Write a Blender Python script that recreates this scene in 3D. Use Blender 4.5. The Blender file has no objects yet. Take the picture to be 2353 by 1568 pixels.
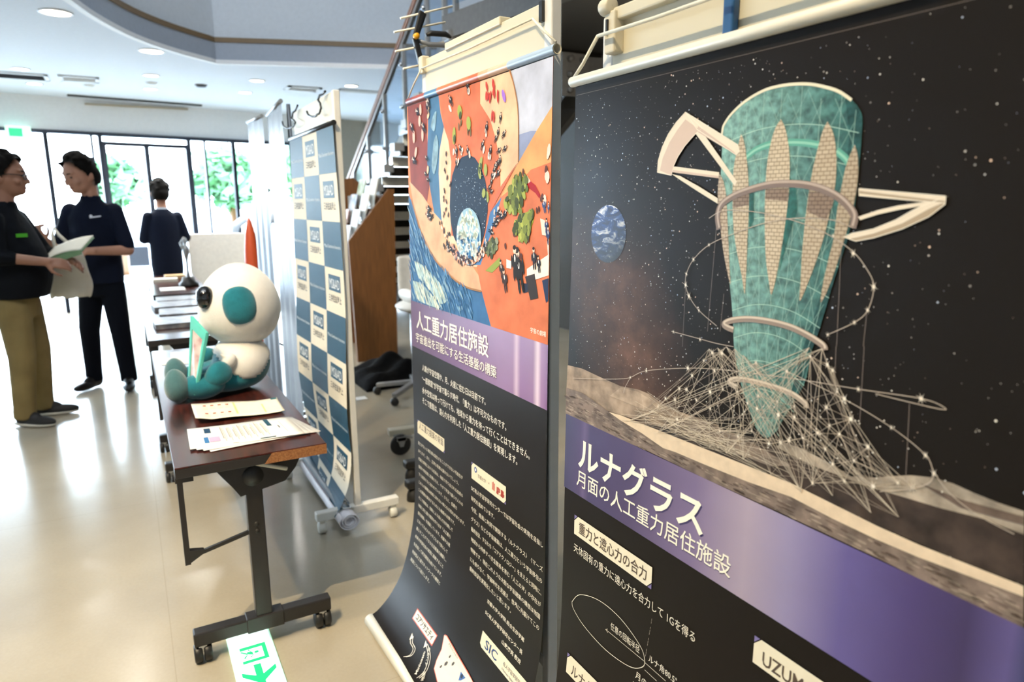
import bpy, bmesh, math, random
from math import sin, cos, pi, radians, atan2, sqrt
from mathutils import Vector, Matrix, noise
from mathutils.geometry import tessellate_polygon
random.seed(7)
S = bpy.context.scene
COL = S.collection
# ------------------------------------------------------------------ camera
YAW, PITCH, ROLL = 0.506771, 0.198004, 0.006109
cd = bpy.data.cameras.new('camera'); cam = bpy.data.objects.new('camera', cd); COL.objects.link(cam)
fh = Vector((sin(YAW), cos(YAW), 0)); rt = Vector((cos(YAW), -sin(YAW), 0)); up = Vector((0, 0, 1))
fw = fh*cos(PITCH) - up*sin(PITCH); uu = fh*sin(PITCH) + up*cos(PITCH)
r2 = rt*cos(ROLL) - uu*sin(ROLL); u2 = rt*sin(ROLL) + uu*cos(ROLL)
M = Matrix((r2, u2, -fw)).transposed().to_4x4(); M.translation = (0, 0, 1.42)
cam.matrix_world = M
cd.sensor_width = 36; cd.lens = 1580/2353*36; cd.clip_start = .05; cd.clip_end = 200
cd.dof.use_dof = True; cd.dof.focus_distance = 1.38; cd.dof.aperture_fstop = 4.0; cd.dof.aperture_blades = 9
S.camera = cam
# ------------------------------------------------------------------ world, lights, exposure
S.view_settings.view_transform = 'Standard'; S.view_settings.look = 'None'
S.view_settings.gamma = 1; S.view_settings.use_curve_mapping = False
S.view_settings.exposure = 0.35
S.cycles.use_denoising = True
S.cycles.max_bounces = 8; S.cycles.transparent_max_bounces = 12
S.cycles.sample_clamp_indirect = 6
w = bpy.data.worlds.new('sky'); S.world = w; w.use_nodes = True
nt = w.node_tree; bg = nt.nodes['Background']
tc = nt.nodes.new('ShaderNodeTexCoord'); sp = nt.nodes.new('ShaderNodeSeparateXYZ'); rp = nt.nodes.new('ShaderNodeValToRGB')
nt.links.new(tc.outputs['Generated'], sp.inputs[0]); nt.links.new(sp.outputs['Z'], rp.inputs[0]); nt.links.new(rp.outputs[0], bg.inputs['Color'])
rp.color_ramp.elements[0].color = (.95, .98, 1, 1); rp.color_ramp.elements[1].color = (.62, .78, 1, 1)
bg.inputs['Strength'].default_value = 21
def lamp(name, kind, loc, target, energy, color, **kw):
    l = bpy.data.lights.new(name, kind); o = bpy.data.objects.new(name, l); COL.objects.link(o)
    o.location = loc; d = Vector(target) - Vector(loc); o.rotation_euler = d.to_track_quat('-Z', 'Y').to_euler()
    l.energy = energy; l.color = color
    for k, v in kw.items(): setattr(l, k, v)
    return o
WARM = (1.0, .80, .50); WARM2 = (1.0, .86, .64)
lamp('hall_spot_lamp', 'SPOT', (-1.7, .1, 4.6), (.75, 1.2, 1.1), 620, WARM, spot_size=radians(62), spot_blend=.5, shadow_soft_size=.035)
lamp('hall_spot_lamp', 'SPOT', (-2.4, 1.6, 4.9), (.4, 3.0, .6), 260, WARM, spot_size=radians(52), spot_blend=.6, shadow_soft_size=.05)
lamp('hall_spot_lamp', 'SPOT', (-1.6, .6, 4.9), (-.55, 2.6, 0), 420, (1, .8, .52), spot_size=radians(60), spot_blend=.9, shadow_soft_size=.1)
lamp('hall_spot_lamp', 'SPOT', (-1.2, 2.0, 4.7), (2.3, 6.2, 1.3), 520, WARM2, spot_size=radians(40), spot_blend=.8, shadow_soft_size=.1)  # added spot without a known fixture, brightens the stairs and rack
lamp('atrium_fill', 'AREA', (-1.5, 2.2, 6.2), (.2, 7.6, 3.6), 330, (.86, .93, 1), shape='RECTANGLE', size=5, size_y=4)  # added fill light, no skylight is built; brightens parapet and hall
pl = lamp('window_daylight', 'AREA', (-2.6, 10.62, 1.2), (-2.6-.203, 10.62-.979*1.0+.0, 1.2), 1, (1, 1, 1), shape='RECTANGLE', size=11, size_y=2.4)
pl.data.cycles.is_portal = True
# ------------------------------------------------------------------ materials
def lin(h):
    if isinstance(h, str):
        c = [int(h[i:i+2], 16)/255 for i in (0, 2, 4)]
        return tuple(x/12.92 if x <= .04045 else ((x+.055)/1.055)**2.4 for x in c)
    return tuple(h)
def N(nt, t, **kw):
    n = nt.nodes.new('ShaderNode'+t)
    for k, v in kw.items():
        if k in n.inputs: n.inputs[k].default_value = v
        else: setattr(n, k, v)
    return n
def mat(name, col, rough=.5, metal=0, var=.05, scale=30, bump=0, bscale=None, spec=.5, coat=0, emit=0, sheen=0, trans=0, c2=None, detail=4, stretch=None):
    m = bpy.data.materials.new(name); m.use_nodes = True; t = m.node_tree; b = t.nodes['Principled BSDF']
    c = lin(col); a = N(t, 'TexCoord'); n = N(t, 'TexNoise', Scale=scale, Detail=detail)
    src = a.outputs['Object']
    if stretch:
        mp = N(t, 'Mapping'); mp.inputs['Scale'].default_value = stretch; t.links.new(src, mp.inputs[0]); src = mp.outputs[0]
    t.links.new(src, n.inputs['Vector'])
    r = N(t, 'ValToRGB'); r.color_ramp.elements[0].position = .3; r.color_ramp.elements[1].position = .7
    lo = tuple(x*(1-var) for x in c) if c2 is None else lin(c2)
    hi = tuple(min(1, x*(1+var)) for x in c) if c2 is None else c
    r.color_ramp.elements[0].color = (*lo, 1); r.color_ramp.elements[1].color = (*hi, 1)
    t.links.new(n.outputs['Fac'], r.inputs[0]); t.links.new(r.outputs[0], b.inputs['Base Color'])
    b.inputs['Roughness'].default_value = rough; b.inputs['Metallic'].default_value = metal
    b.inputs['Specular IOR Level'].default_value = spec; b.inputs['Coat Weight'].default_value = coat; b.inputs['Coat Roughness'].default_value = .1
    b.inputs['Sheen Weight'].default_value = sheen
    if trans: b.inputs['Transmission Weight'].default_value = trans
    if emit:
        t.links.new(r.outputs[0], b.inputs['Emission Color']); b.inputs['Emission Strength'].default_value = emit
    if bump:
        bn = N(t, 'TexNoise', Scale=bscale or scale, Detail=3); t.links.new(src, bn.inputs['Vector'])
        bp = N(t, 'Bump', Strength=bump, Distance=.01); t.links.new(bn.outputs['Fac'], bp.inputs['Height']); t.links.new(bp.outputs[0], b.inputs['Normal'])
    return m
def glass(name, tint='eaf6ff', refl=.08, rough=.02):
    m = bpy.data.materials.new(name); m.use_nodes = True; t = m.node_tree
    for n in list(t.nodes): t.nodes.remove(n)
    o = N(t, 'OutputMaterial'); tr = N(t, 'BsdfTransparent'); g = N(t, 'BsdfGlossy', Roughness=rough); mx = N(t, 'MixShader')
    nz = N(t, 'TexNoise', Scale=2.0); rr = N(t, 'ValToRGB'); c = lin(tint)
    rr.color_ramp.elements[0].color = (*[x*.97 for x in c], 1); rr.color_ramp.elements[1].color = (*c, 1)
    t.links.new(nz.outputs['Fac'], rr.inputs[0]); t.links.new(rr.outputs[0], tr.inputs[0])
    mx.inputs[0].default_value = refl
    t.links.new(tr.outputs[0], mx.inputs[1]); t.links.new(g.outputs[0], mx.inputs[2]); t.links.new(mx.outputs[0], o.inputs[0])
    return m
def printmat(name, rough=.42, mott=0, mscale=60, bump=0, spec=.22):
    """flat ink: colour attribute, optionally mottled like the printed picture"""
    m = bpy.data.materials.new(name); m.use_nodes = True; t = m.node_tree; b = t.nodes['Principled BSDF']; b.inputs['Specular IOR Level'].default_value = spec
    a = N(t, 'Attribute', attribute_name='Col'); out = a.outputs['Color']
    u = N(t, 'UVMap', uv_map='UVMap'); n = N(t, 'TexNoise', Scale=mscale, Detail=8); t.links.new(u.outputs[0], n.inputs['Vector'])
    r = N(t, 'ValToRGB'); r.color_ramp.elements[0].position = .32; r.color_ramp.elements[1].position = .68
    lo = 1-mott if mott else .97
    r.color_ramp.elements[0].color = (lo, lo, lo, 1); r.color_ramp.elements[1].color = (1+mott*.6,)*3+(1,)
    t.links.new(n.outputs['Fac'], r.inputs[0])
    mx = N(t, 'MixRGB', blend_type='MULTIPLY'); mx.inputs[0].default_value = 1
    t.links.new(out, mx.inputs[1]); t.links.new(r.outputs[0], mx.inputs[2]); t.links.new(mx.outputs[0], b.inputs['Base Color'])
    b.inputs['Roughness'].default_value = rough
    return m
MT = {}
def mm(k, *a, **kw): MT[k] = mat(k, *a, **kw); return MT[k]
mm('ceiling_white', 'd6dfeb', .8, var=.02); mm('wall_white', 'f0f2f4', .7, var=.02); mm('wall_grey', '9a968c', .7); mm('fascia', 'a7b1c0', .6, var=.03)
mm('parapet', 'd7dfe8', .6, var=.03); mm('brown_trim', '7a6446', .5); mm('dark_wall', '45433f', .7); mm('dark_steel', '5b5a58', .5, var=.1)
mm('frame_dark', '2b3240', .4, .3); mm('white_trim', 'f4f6fa', .5, var=.02)
mm('asphalt', 'd6d8da', .8); mm('foliage', 'a9cf9a', .7, c2='7fb08a', scale=3); mm('planter', '0b0f1a', .9, spec=.05)
mm('light_lens', 'fff2d0', .4, emit=14, var=.02); mm('lamp_ring', 'e8eaee', .4)
mm('vent', 'cfd3d6', .5); mm('slot_dark', '1a1a1c', .6); mm('slot_tan', 'a89c84', .6)
mm('board_cream', 'cbc4ad', .35, var=.02, scale=8); mm('board_side', 'd8d6d0', .4, var=.03); mm('cream_plastic', 'cbc3ac', .4, var=.03)
mm('white_steel', 'dddcd6', .35, var=.03); mm('caster_white', 'd8d6cc', .4); mm('rod_white', 'dcd6c4', .35, var=.02); mm('cord', 'ece6d2', .8, bump=.5, bscale=900)
mm('black_steel', '2b2826', .38, .25, var=.1); mm('black_plastic', '1a1918', .45); mm('rubber', '222120', .6)
mm('edge_black', '26221f', .5); mm('particle_board', 'a97446', .7, c2='7d4d28', scale=220, detail=6)
mm('chrome', 'b9bcc0', .2, 1); mm('steel_grey', '9b9c9c', .35, .6, var=.06)
mm('tread_dark', '24221f', .9, spec=.1); mm('riser_white', 'f0ece0', .5); mm('rail_wood', '8a5a36', .4, c2='6d4428', scale=20, stretch=(8, 1, 8))
mm('plush_white', 'd8d5cf', .95, sheen=.6, bump=.25, bscale=260, var=.03, spec=.15); mm('plush_teal', '1d7684', .95, c2='14606c', sheen=.5, bump=.3, bscale=240, scale=18, spec=.15)
mm('plush_foot', '4c7276', .95, c2='3a5f63', sheen=.5, bump=.3, bscale=240, scale=18, spec=.15); mm('nose_black', '0c0c0d', .08, coat=.6)
mm('frame_teal', '5cc0b2', .45); mm('paper', 'e4decb', .6, var=.02); mm('paper_white', 'e6e3dc', .55, var=.02); mm('paper_green', '6f8f68', .6); mm('magazine', '8f8a84', .35, c2='4c515c', scale=22)
mm('skin', 'ad7f68', .7, var=.05, scale=14); mm('skin_tan', '9a6d56', .55, var=.05, scale=14); mm('hair', '0d0b0a', .85, bump=.6, bscale=160, spec=.15); mm('lip', '8f5648', .5); mm('eye_dark', '120e0c', .3)
mm('jacket_black', '0e1116', .75, spec=.12, bump=.5, bscale=16); mm('khaki', '8d7a50', .85, spec=.12, bump=.5, bscale=14, c2='7c6a44', scale=7); mm('navy_shirt', '0d1424', .8, spec=.12, bump=.45, bscale=16); mm('navy_trouser', '0b0f18', .85, spec=.12, bump=.45, bscale=14)
mm('suit', '0f1626', .8, spec=.12, bump=.4, bscale=14); mm('shoe_black', '121110', .3); mm('sneaker', '1d1c1c', .7); mm('sole_white', 'cfcabb', .7); mm('shirt_white', 'a9b3bf', .8, spec=.12, bump=.4, bscale=16)
mm('badge_green', '4fb52a', .5, emit=.0); mm('logo_white', 'e2e6ee', .6); mm('bag_cloth', 'e8e1cf', .8, bump=.6, bscale=12, c2='d6cdb8', scale=6); mm('glasses', '101012', .25)
mm('rack_wood', '7f5226', .5, c2='6b431c', scale=9, stretch=(6, 6, .6)); mm('acrylic', 'cfd8da', .15, spec=.6); mm('orange', 'd2552a', .4); mm('silver_cloth', '747d8a', .3, 0, c2='59636f', spec=.35, scale=6, stretch=(1, 14, .15))
mm('chair_white', 'e4e2dc', .4); mm('black_cloth', '0a0a0b', .95, spec=.1, bump=.8, bscale=22); mm('blue_clip', '1f4f7d', .4); mm('yellow', 'e0a020', .4); mm('hook_black', '1a1a1a', .35)
mm('sign_white', 'e9fff6', .5, emit=1.3, var=.01); mm('sign_green', '14b06e', .5, emit=.75, var=.02); mm('sign_edge', 'bdf2d4', .4, emit=.8); mm('whiteboard', 'e2e0d8', .35)
mm('gold', 'b79a5c', .25, .9); mm('wood_light', 'b99a70', .5)
GLASS = glass('window_glass', 'f2faff', .06); GLASS_RAIL = glass('railing_glass', 'e4f0fb', .14, .08)
# floor: glossy vinyl with faint stains and a slightly wavy polish
def floor_mat():
    m = bpy.data.materials.new('floor_vinyl'); m.use_nodes = True; t = m.node_tree; b = t.nodes['Principled BSDF']
    a = N(t, 'TexCoord'); n = N(t, 'TexNoise', Scale=1.6, Detail=6); n2 = N(t, 'TexNoise', Scale=90, Detail=3); n3 = N(t, 'TexNoise', Scale=3.2, Detail=2)
    for q in (n, n2, n3): t.links.new(a.outputs['Object'], q.inputs['Vector'])
    r = N(t, 'ValToRGB'); r.color_ramp.elements[0].position = .35; r.color_ramp.elements[1].position = .7
    r.color_ramp.elements[0].color = (*lin('a39a88'), 1); r.color_ramp.elements[1].color = (*lin('b3aa97'), 1)
    t.links.new(n.outputs['Fac'], r.inputs[0])
    mx = N(t, 'MixRGB', blend_type='MULTIPLY'); mx.inputs[0].default_value = .12
    t.links.new(r.outputs[0], mx.inputs[1]); t.links.new(n2.outputs['Fac'], mx.inputs[2])
    br = N(t, 'TexBrick', Scale=1.0); br.offset = 0
    br.inputs['Color1'].default_value = br.inputs['Color2'].default_value = (1, 1, 1, 1); br.inputs['Mortar'].default_value = (.8, .78, .75, 1)
    br.inputs['Mortar Size'].default_value = .0018; br.inputs['Brick Width'].default_value = 1.8; br.inputs['Row Height'].default_value = 1.8
    t.links.new(a.outputs['Object'], br.inputs['Vector'])
    m2 = N(t, 'MixRGB', blend_type='MULTIPLY'); m2.inputs[0].default_value = .6; t.links.new(mx.outputs[0], m2.inputs[1]); t.links.new(br.outputs['Color'], m2.inputs[2])
    t.links.new(m2.outputs[0], b.inputs['Base Color'])
    b.inputs['Roughness'].default_value = .2; b.inputs['Specular IOR Level'].default_value = .55
    bp = N(t, 'Bump', Strength=.12, Distance=.01); t.links.new(n3.outputs['Fac'], bp.inputs['Height']); t.links.new(bp.outputs[0], b.inputs['Normal'])
    return m
def wood_mat():
    m = bpy.data.materials.new('rosewood_laminate'); m.use_nodes = True; t = m.node_tree; b = t.nodes['Principled BSDF']
    a = N(t, 'TexCoord'); mp = N(t, 'Mapping'); mp.inputs['Scale'].default_value = (14, 1.1, 14); t.links.new(a.outputs['Object'], mp.inputs[0])
    n = N(t, 'TexNoise', Scale=3.2, Detail=9, Distortion=1.2); t.links.new(mp.outputs[0], n.inputs['Vector'])
    r = N(t, 'ValToRGB'); e = r.color_ramp.elements; e[0].position = .3; e[1].position = .72; e[0].color = (*lin('1f0d0b'), 1); e[1].color = (*lin('50271f'), 1)
    q = e.new(.5); q.color = (*lin('381812'), 1)
    t.links.new(n.outputs['Fac'], r.inputs[0]); t.links.new(r.outputs[0], b.inputs['Base Color']); b.inputs['Roughness'].default_value = .24; b.inputs['Specular IOR Level'].default_value = .28
    return m
FLOOR = floor_mat(); WOOD = wood_mat()
# ------------------------------------------------------------------ helpers
ORG = {}
def link(o, parent):
    COL.objects.link(o)
    if parent is not None: o.parent = parent
def thing(name, label, cat, loc=(0, 0, 0), group=None):
    o = bpy.data.objects.new(name, None); COL.objects.link(o); o.location = loc; o.empty_display_size = .1
    o['label'] = label; o['category'] = cat
    if group: o['group'] = group
    ORG[o] = Vector(loc); return o
def tag(o, label, cat, group=None, kind=None):
    o['label'] = label; o['category'] = cat
    if group: o['group'] = group
    if kind: o['kind'] = kind
    return o
class MB:
    def __init__(s): s.v = []; s.f = []; s.mi = []; s.sm = []
    def add(s, vs, fs, m=0, smooth=False):
        k = len(s.v); s.v += [Vector(v) for v in vs]
        for f in fs: s.f.append([i+k for i in f]); s.mi.append(m); s.sm.append(smooth)
        return s
    def box(s, c, d, m=0, R=None):
        x, y, z = (q/2 for q in d); c = Vector(c); R = R or Matrix.Identity(3)
        vs = [c + R @ Vector((a*x, b*y, e*z)) for a in (-1, 1) for b in (-1, 1) for e in (-1, 1)]
        return s.add(vs, [(0, 1, 3, 2), (4, 6, 7, 5), (0, 4, 5, 1), (2, 3, 7, 6), (0, 2, 6, 4), (1, 5, 7, 3)], m)
    def bx(s, x0, x1, y0, y1, z0, z1, m=0): return s.box(((x0+x1)/2, (y0+y1)/2, (z0+z1)/2), (x1-x0, y1-y0, z1-z0), m)
    def beam(s, p, q, wd, ht, m=0, upv=(0, 0, 1)):
        p, q = Vector(p), Vector(q); d = (q-p).normalized(); u = Vector(upv)
        sd = d.cross(u); sd = sd.normalized() if sd.length > 1e-4 else Vector((1, 0, 0)); u = sd.cross(d)
        vs = [e + sd*a*wd/2 + u*b*ht/2 for e in (p, q) for a in (-1, 1) for b in (-1, 1)]
        return s.add(vs, [(0, 1, 3, 2), (4, 6, 7, 5), (0, 4, 5, 1), (2, 3, 7, 6), (0, 2, 6, 4), (1, 5, 7, 3)], m)
    def tube(s, path, r, n=10, m=0, caps=True):
        P = [Vector(p) for p in path]; k = len(P); rs = r if isinstance(r, (list, tuple)) else [r]*k
        vs = []; prev = None
        for i, p in enumerate(P):
            d = (P[min(i+1, k-1)] - P[max(i-1, 0)]).normalized()
            a = prev if prev is not None else (Vector((0, 0, 1)) if abs(d.z) < .9 else Vector((1, 0, 0)))
            a = (a - d*a.dot(d)).normalized(); b = d.cross(a); prev = a
            vs += [p + (a*cos(2*pi*j/n) + b*sin(2*pi*j/n))*rs[i] for j in range(n)]
        fs = [(i*n+j, i*n+(j+1) % n, (i+1)*n+(j+1) % n, (i+1)*n+j) for i in range(k-1) for j in range(n)]
        s.add(vs, fs, m, True)
        if caps: s.add(vs[:n], [tuple(range(n))[::-1]], m); s.add(vs[-n:], [tuple(range(n))], m)
        return s
    def lathe(s, prof, c=(0, 0, 0), n=24, m=0, R=None, smooth=True):
        c = Vector(c); R = R or Matrix.Identity(3); k = len(prof)
        vs = [c + R @ Vector((r*cos(2*pi*j/n), r*sin(2*pi*j/n), z)) for r, z in prof for j in range(n)]
        fs = [(i*n+j, i*n+(j+1) % n, (i+1)*n+(j+1) % n, (i+1)*n+j) for i in range(k-1) for j in range(n)]
        return s.add(vs, fs, m, smooth)
    def ell(s, c, r, m=0, n=24, R=None, fn=None):
        c = Vector(c); R = R or Matrix.Identity(3); h = n//2
        vs = []
        for i in range(h+1):
            th = pi*i/h
            for j in range(n):
                d = Vector((sin(th)*cos(2*pi*j/n), sin(th)*sin(2*pi*j/n), cos(th)))
                q = Vector((d.x*r[0], d.y*r[1], d.z*r[2]))
                if fn: q = fn(q, d)
                vs.append(c + R @ q)
        fs = [(i*n+j, (i+1)*n+j, (i+1)*n+(j+1) % n, i*n+(j+1) % n) for i in range(h) for j in range(n)]
        return s.add(vs, fs, m, True)
    def cap(s, p, r0, q, r1, m=0, n=14):
        """tapered limb with round ends"""
        s.tube([p, q], [r0, r1], n, m, True); s.ell(p, (r0,)*3, m, n); return s.ell(q, (r1,)*3, m, n)
    def loft(s, rings, n=24, m=0):
        """rings: (centre, rx, ry) stacked upward"""
        vs = []; k = len(rings)
        for c, rx, ry in rings:
            vs += [Vector(c) + Vector((rx*cos(2*pi*j/n), ry*sin(2*pi*j/n), 0)) for j in range(n)]
        fs = [(i*n+j, i*n+(j+1) % n, (i+1)*n+(j+1) % n, (i+1)*n+j) for i in range(k-1) for j in range(n)]
        fs += [tuple(range(n))[::-1], tuple(range((k-1)*n, k*n))]
        return s.add(vs, fs, m, True)
    def prism(s, pts, th, m=0):
        """planar outline (3-D points) extruded by vector th"""
        P = [Vector(p) for p in pts]; t = Vector(th); k = len(P)
        s.add(P, [tuple(range(k))], m); s.add([p+t for p in P], [tuple(range(k))[::-1]], m)
        return s.add(P+[p+t for p in P], [(i, i+k, (i+1) % k+k, (i+1) % k) for i in range(k)], m)
    def grid(s, fn, nu, nv, m=0, thick=None):
        vs = [Vector(fn(i/nu, j/nv)) for i in range(nu+1) for j in range(nv+1)]
        W = nv+1
        fs = [(i*W+j, (i+1)*W+j, (i+1)*W+j+1, i*W+j+1) for i in range(nu) for j in range(nv)]
        return s.add(vs, fs, m, True)
    def xf(s, Mx):
        s.v = [Mx @ v for v in s.v]; return s
    def mesh(s, name, mats, org=Vector((0, 0, 0))):
        me = bpy.data.meshes.new(name); me.from_pydata([tuple(v-org) for v in s.v], [], s.f)
        for q in (mats if isinstance(mats, (list, tuple)) else [mats]): me.materials.append(q)
        me.polygons.foreach_set('material_index', s.mi); me.polygons.foreach_set('use_smooth', s.sm)
        b = bmesh.new(); b.from_mesh(me); bmesh.ops.remove_doubles(b, verts=b.verts, dist=1e-5); bmesh.ops.recalc_face_normals(b, faces=b.faces); b.to_mesh(me); b.free()
        return me
    def obj(s, name, mats, parent=None, bevel=0, solid=0, sub=0, org=None):
        base = ORG.get(parent, Vector((0, 0, 0))) if org is None else Vector(org)
        o = bpy.data.objects.new(name, s.mesh(name, mats, base)); link(o, parent)
        if parent is None and org is not None: o.location = org
        ORG[o] = base
        if solid: q = o.modifiers.new('solid', 'SOLIDIFY'); q.thickness = solid; q.offset = 0
        if bevel: q = o.modifiers.new('bevel', 'BEVEL'); q.width = bevel; q.segments = 2; q.limit_method = 'ANGLE'
        if sub: q = o.modifiers.new('sub', 'SUBSURF'); q.levels = q.render_levels = sub
        return o
    def blob(s, name, mats, parent, voxel=.008, smooth=4, cut=None):
        """one continuous skin over the overlapping shapes"""
        base = ORG.get(parent, Vector((0, 0, 0)))
        me = s.mesh('shape', mats, base); o = bpy.data.objects.new('shape', me); COL.objects.link(o)
        q = o.modifiers.new('r', 'REMESH'); q.mode = 'VOXEL'; q.voxel_size = voxel; q.use_smooth_shade = True
        if smooth: q = o.modifiers.new('s', 'SMOOTH'); q.iterations = smooth; q.factor = .5
        dg = bpy.context.evaluated_depsgraph_get(); dg.update()
        m2 = bpy.data.meshes.new_from_object(o.evaluated_get(dg)); m2.name = name
        bpy.data.objects.remove(o)
        if cut:
            b = bmesh.new(); b.from_mesh(m2); kill = [v for v in b.verts if cut(v.co + base)]
            bmesh.ops.delete(b, geom=kill, context='VERTS'); b.to_mesh(m2); b.free()
        o = bpy.data.objects.new(name, m2); link(o, parent); ORG[o] = base
        return o
def inside(p, poly):
    x, y = p; r = False; j = len(poly)-1
    for i in range(len(poly)):
        if (poly[i][1] > y) != (poly[j][1] > y) and x < (poly[j][0]-poly[i][0])*(y-poly[i][1])/(poly[j][1]-poly[i][1])+poly[i][0]: r = not r
        j = i
    return r
def struct(o): o['kind'] = 'structure'; return o
# ------------------------------------------------------------------ printed sheets: ink laid on a hanging sheet
class Sheet:
    """far / near: outlines [(z, x)] from the top down; far edge at y0, near edge at y0-wd"""
    def __init__(s, y0, wd, far, near=None):
        s.y0, s.wd = y0, wd
        def smooth(p):
            q = []
            for i in range(len(p)-1):
                a, b, c, d = p[max(i-1, 0)], p[i], p[i+1], p[min(i+2, len(p)-1)]
                for k in range(8):
                    t = k/8
                    q.append(tuple(.5*(2*b[j]+(c[j]-a[j])*t+(2*a[j]-5*b[j]+4*c[j]-d[j])*t*t+(3*b[j]-a[j]-3*c[j]+d[j])*t**3) for j in (0, 1)))
            return q+[p[-1]]
        def table(p):
            p = smooth(p); L = [0]
            for a, b in zip(p, p[1:]): L.append(L[-1]+sqrt((a[0]-b[0])**2+(a[1]-b[1])**2))
            return p, L
        s.f = table(far); s.n = table(near) if near else s.f
        s.len = min(s.f[1][-1], s.n[1][-1])
    def ev(s, tab, q):
        p, L = tab
        q = max(-.05, min(q, L[-1]))
        i = 0
        lo, hi = 0, len(L)-2
        while lo < hi:
            md = (lo+hi+1)//2
            if L[md] <= q: lo = md
            else: hi = md-1
        i = lo; t = (q-L[i])/max(1e-9, L[i+1]-L[i]); a, b = p[i], p[i+1]
        dz, dx = (b[0]-a[0]), (b[1]-a[1]); l = sqrt(dz*dz+dx*dx) or 1
        return a[0]+dz*t, a[1]+dx*t, dz/l, -dx/l     # z, x, normal x, normal z
    def P(s, u, q, off=0):
        z0, x0, nx, nz = s.ev(s.f, q)
        if s.n is not s.f:
            z1, x1, nx1, nz1 = s.ev(s.n, q); t = min(1, max(0, u/s.wd))
            z0, x0, nx, nz = z0+(z1-z0)*t, x0+(x1-x0)*t, nx+(nx1-nx)*t, nz+(nz1-nz)*t
        return Vector((x0+nx*off, s.y0-u, z0+nz*off))
_txt = {}
def glyphs(body, bold=0):
    k = (body, bold)
    if k not in _txt:
        c = bpy.data.curves.new('t', 'FONT'); c.body = body; c.resolution_u = 2; c.offset = bold
        o = bpy.data.objects.new('t', c); m = bpy.data.meshes.new_from_object(o)
        _txt[k] = ([(v.co.x, v.co.y) for v in m.vertices], [tuple(p.vertices) for p in m.polygons])
        bpy.data.objects.remove(o); bpy.data.curves.remove(c); bpy.data.meshes.remove(m)
    return _txt[k]
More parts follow.
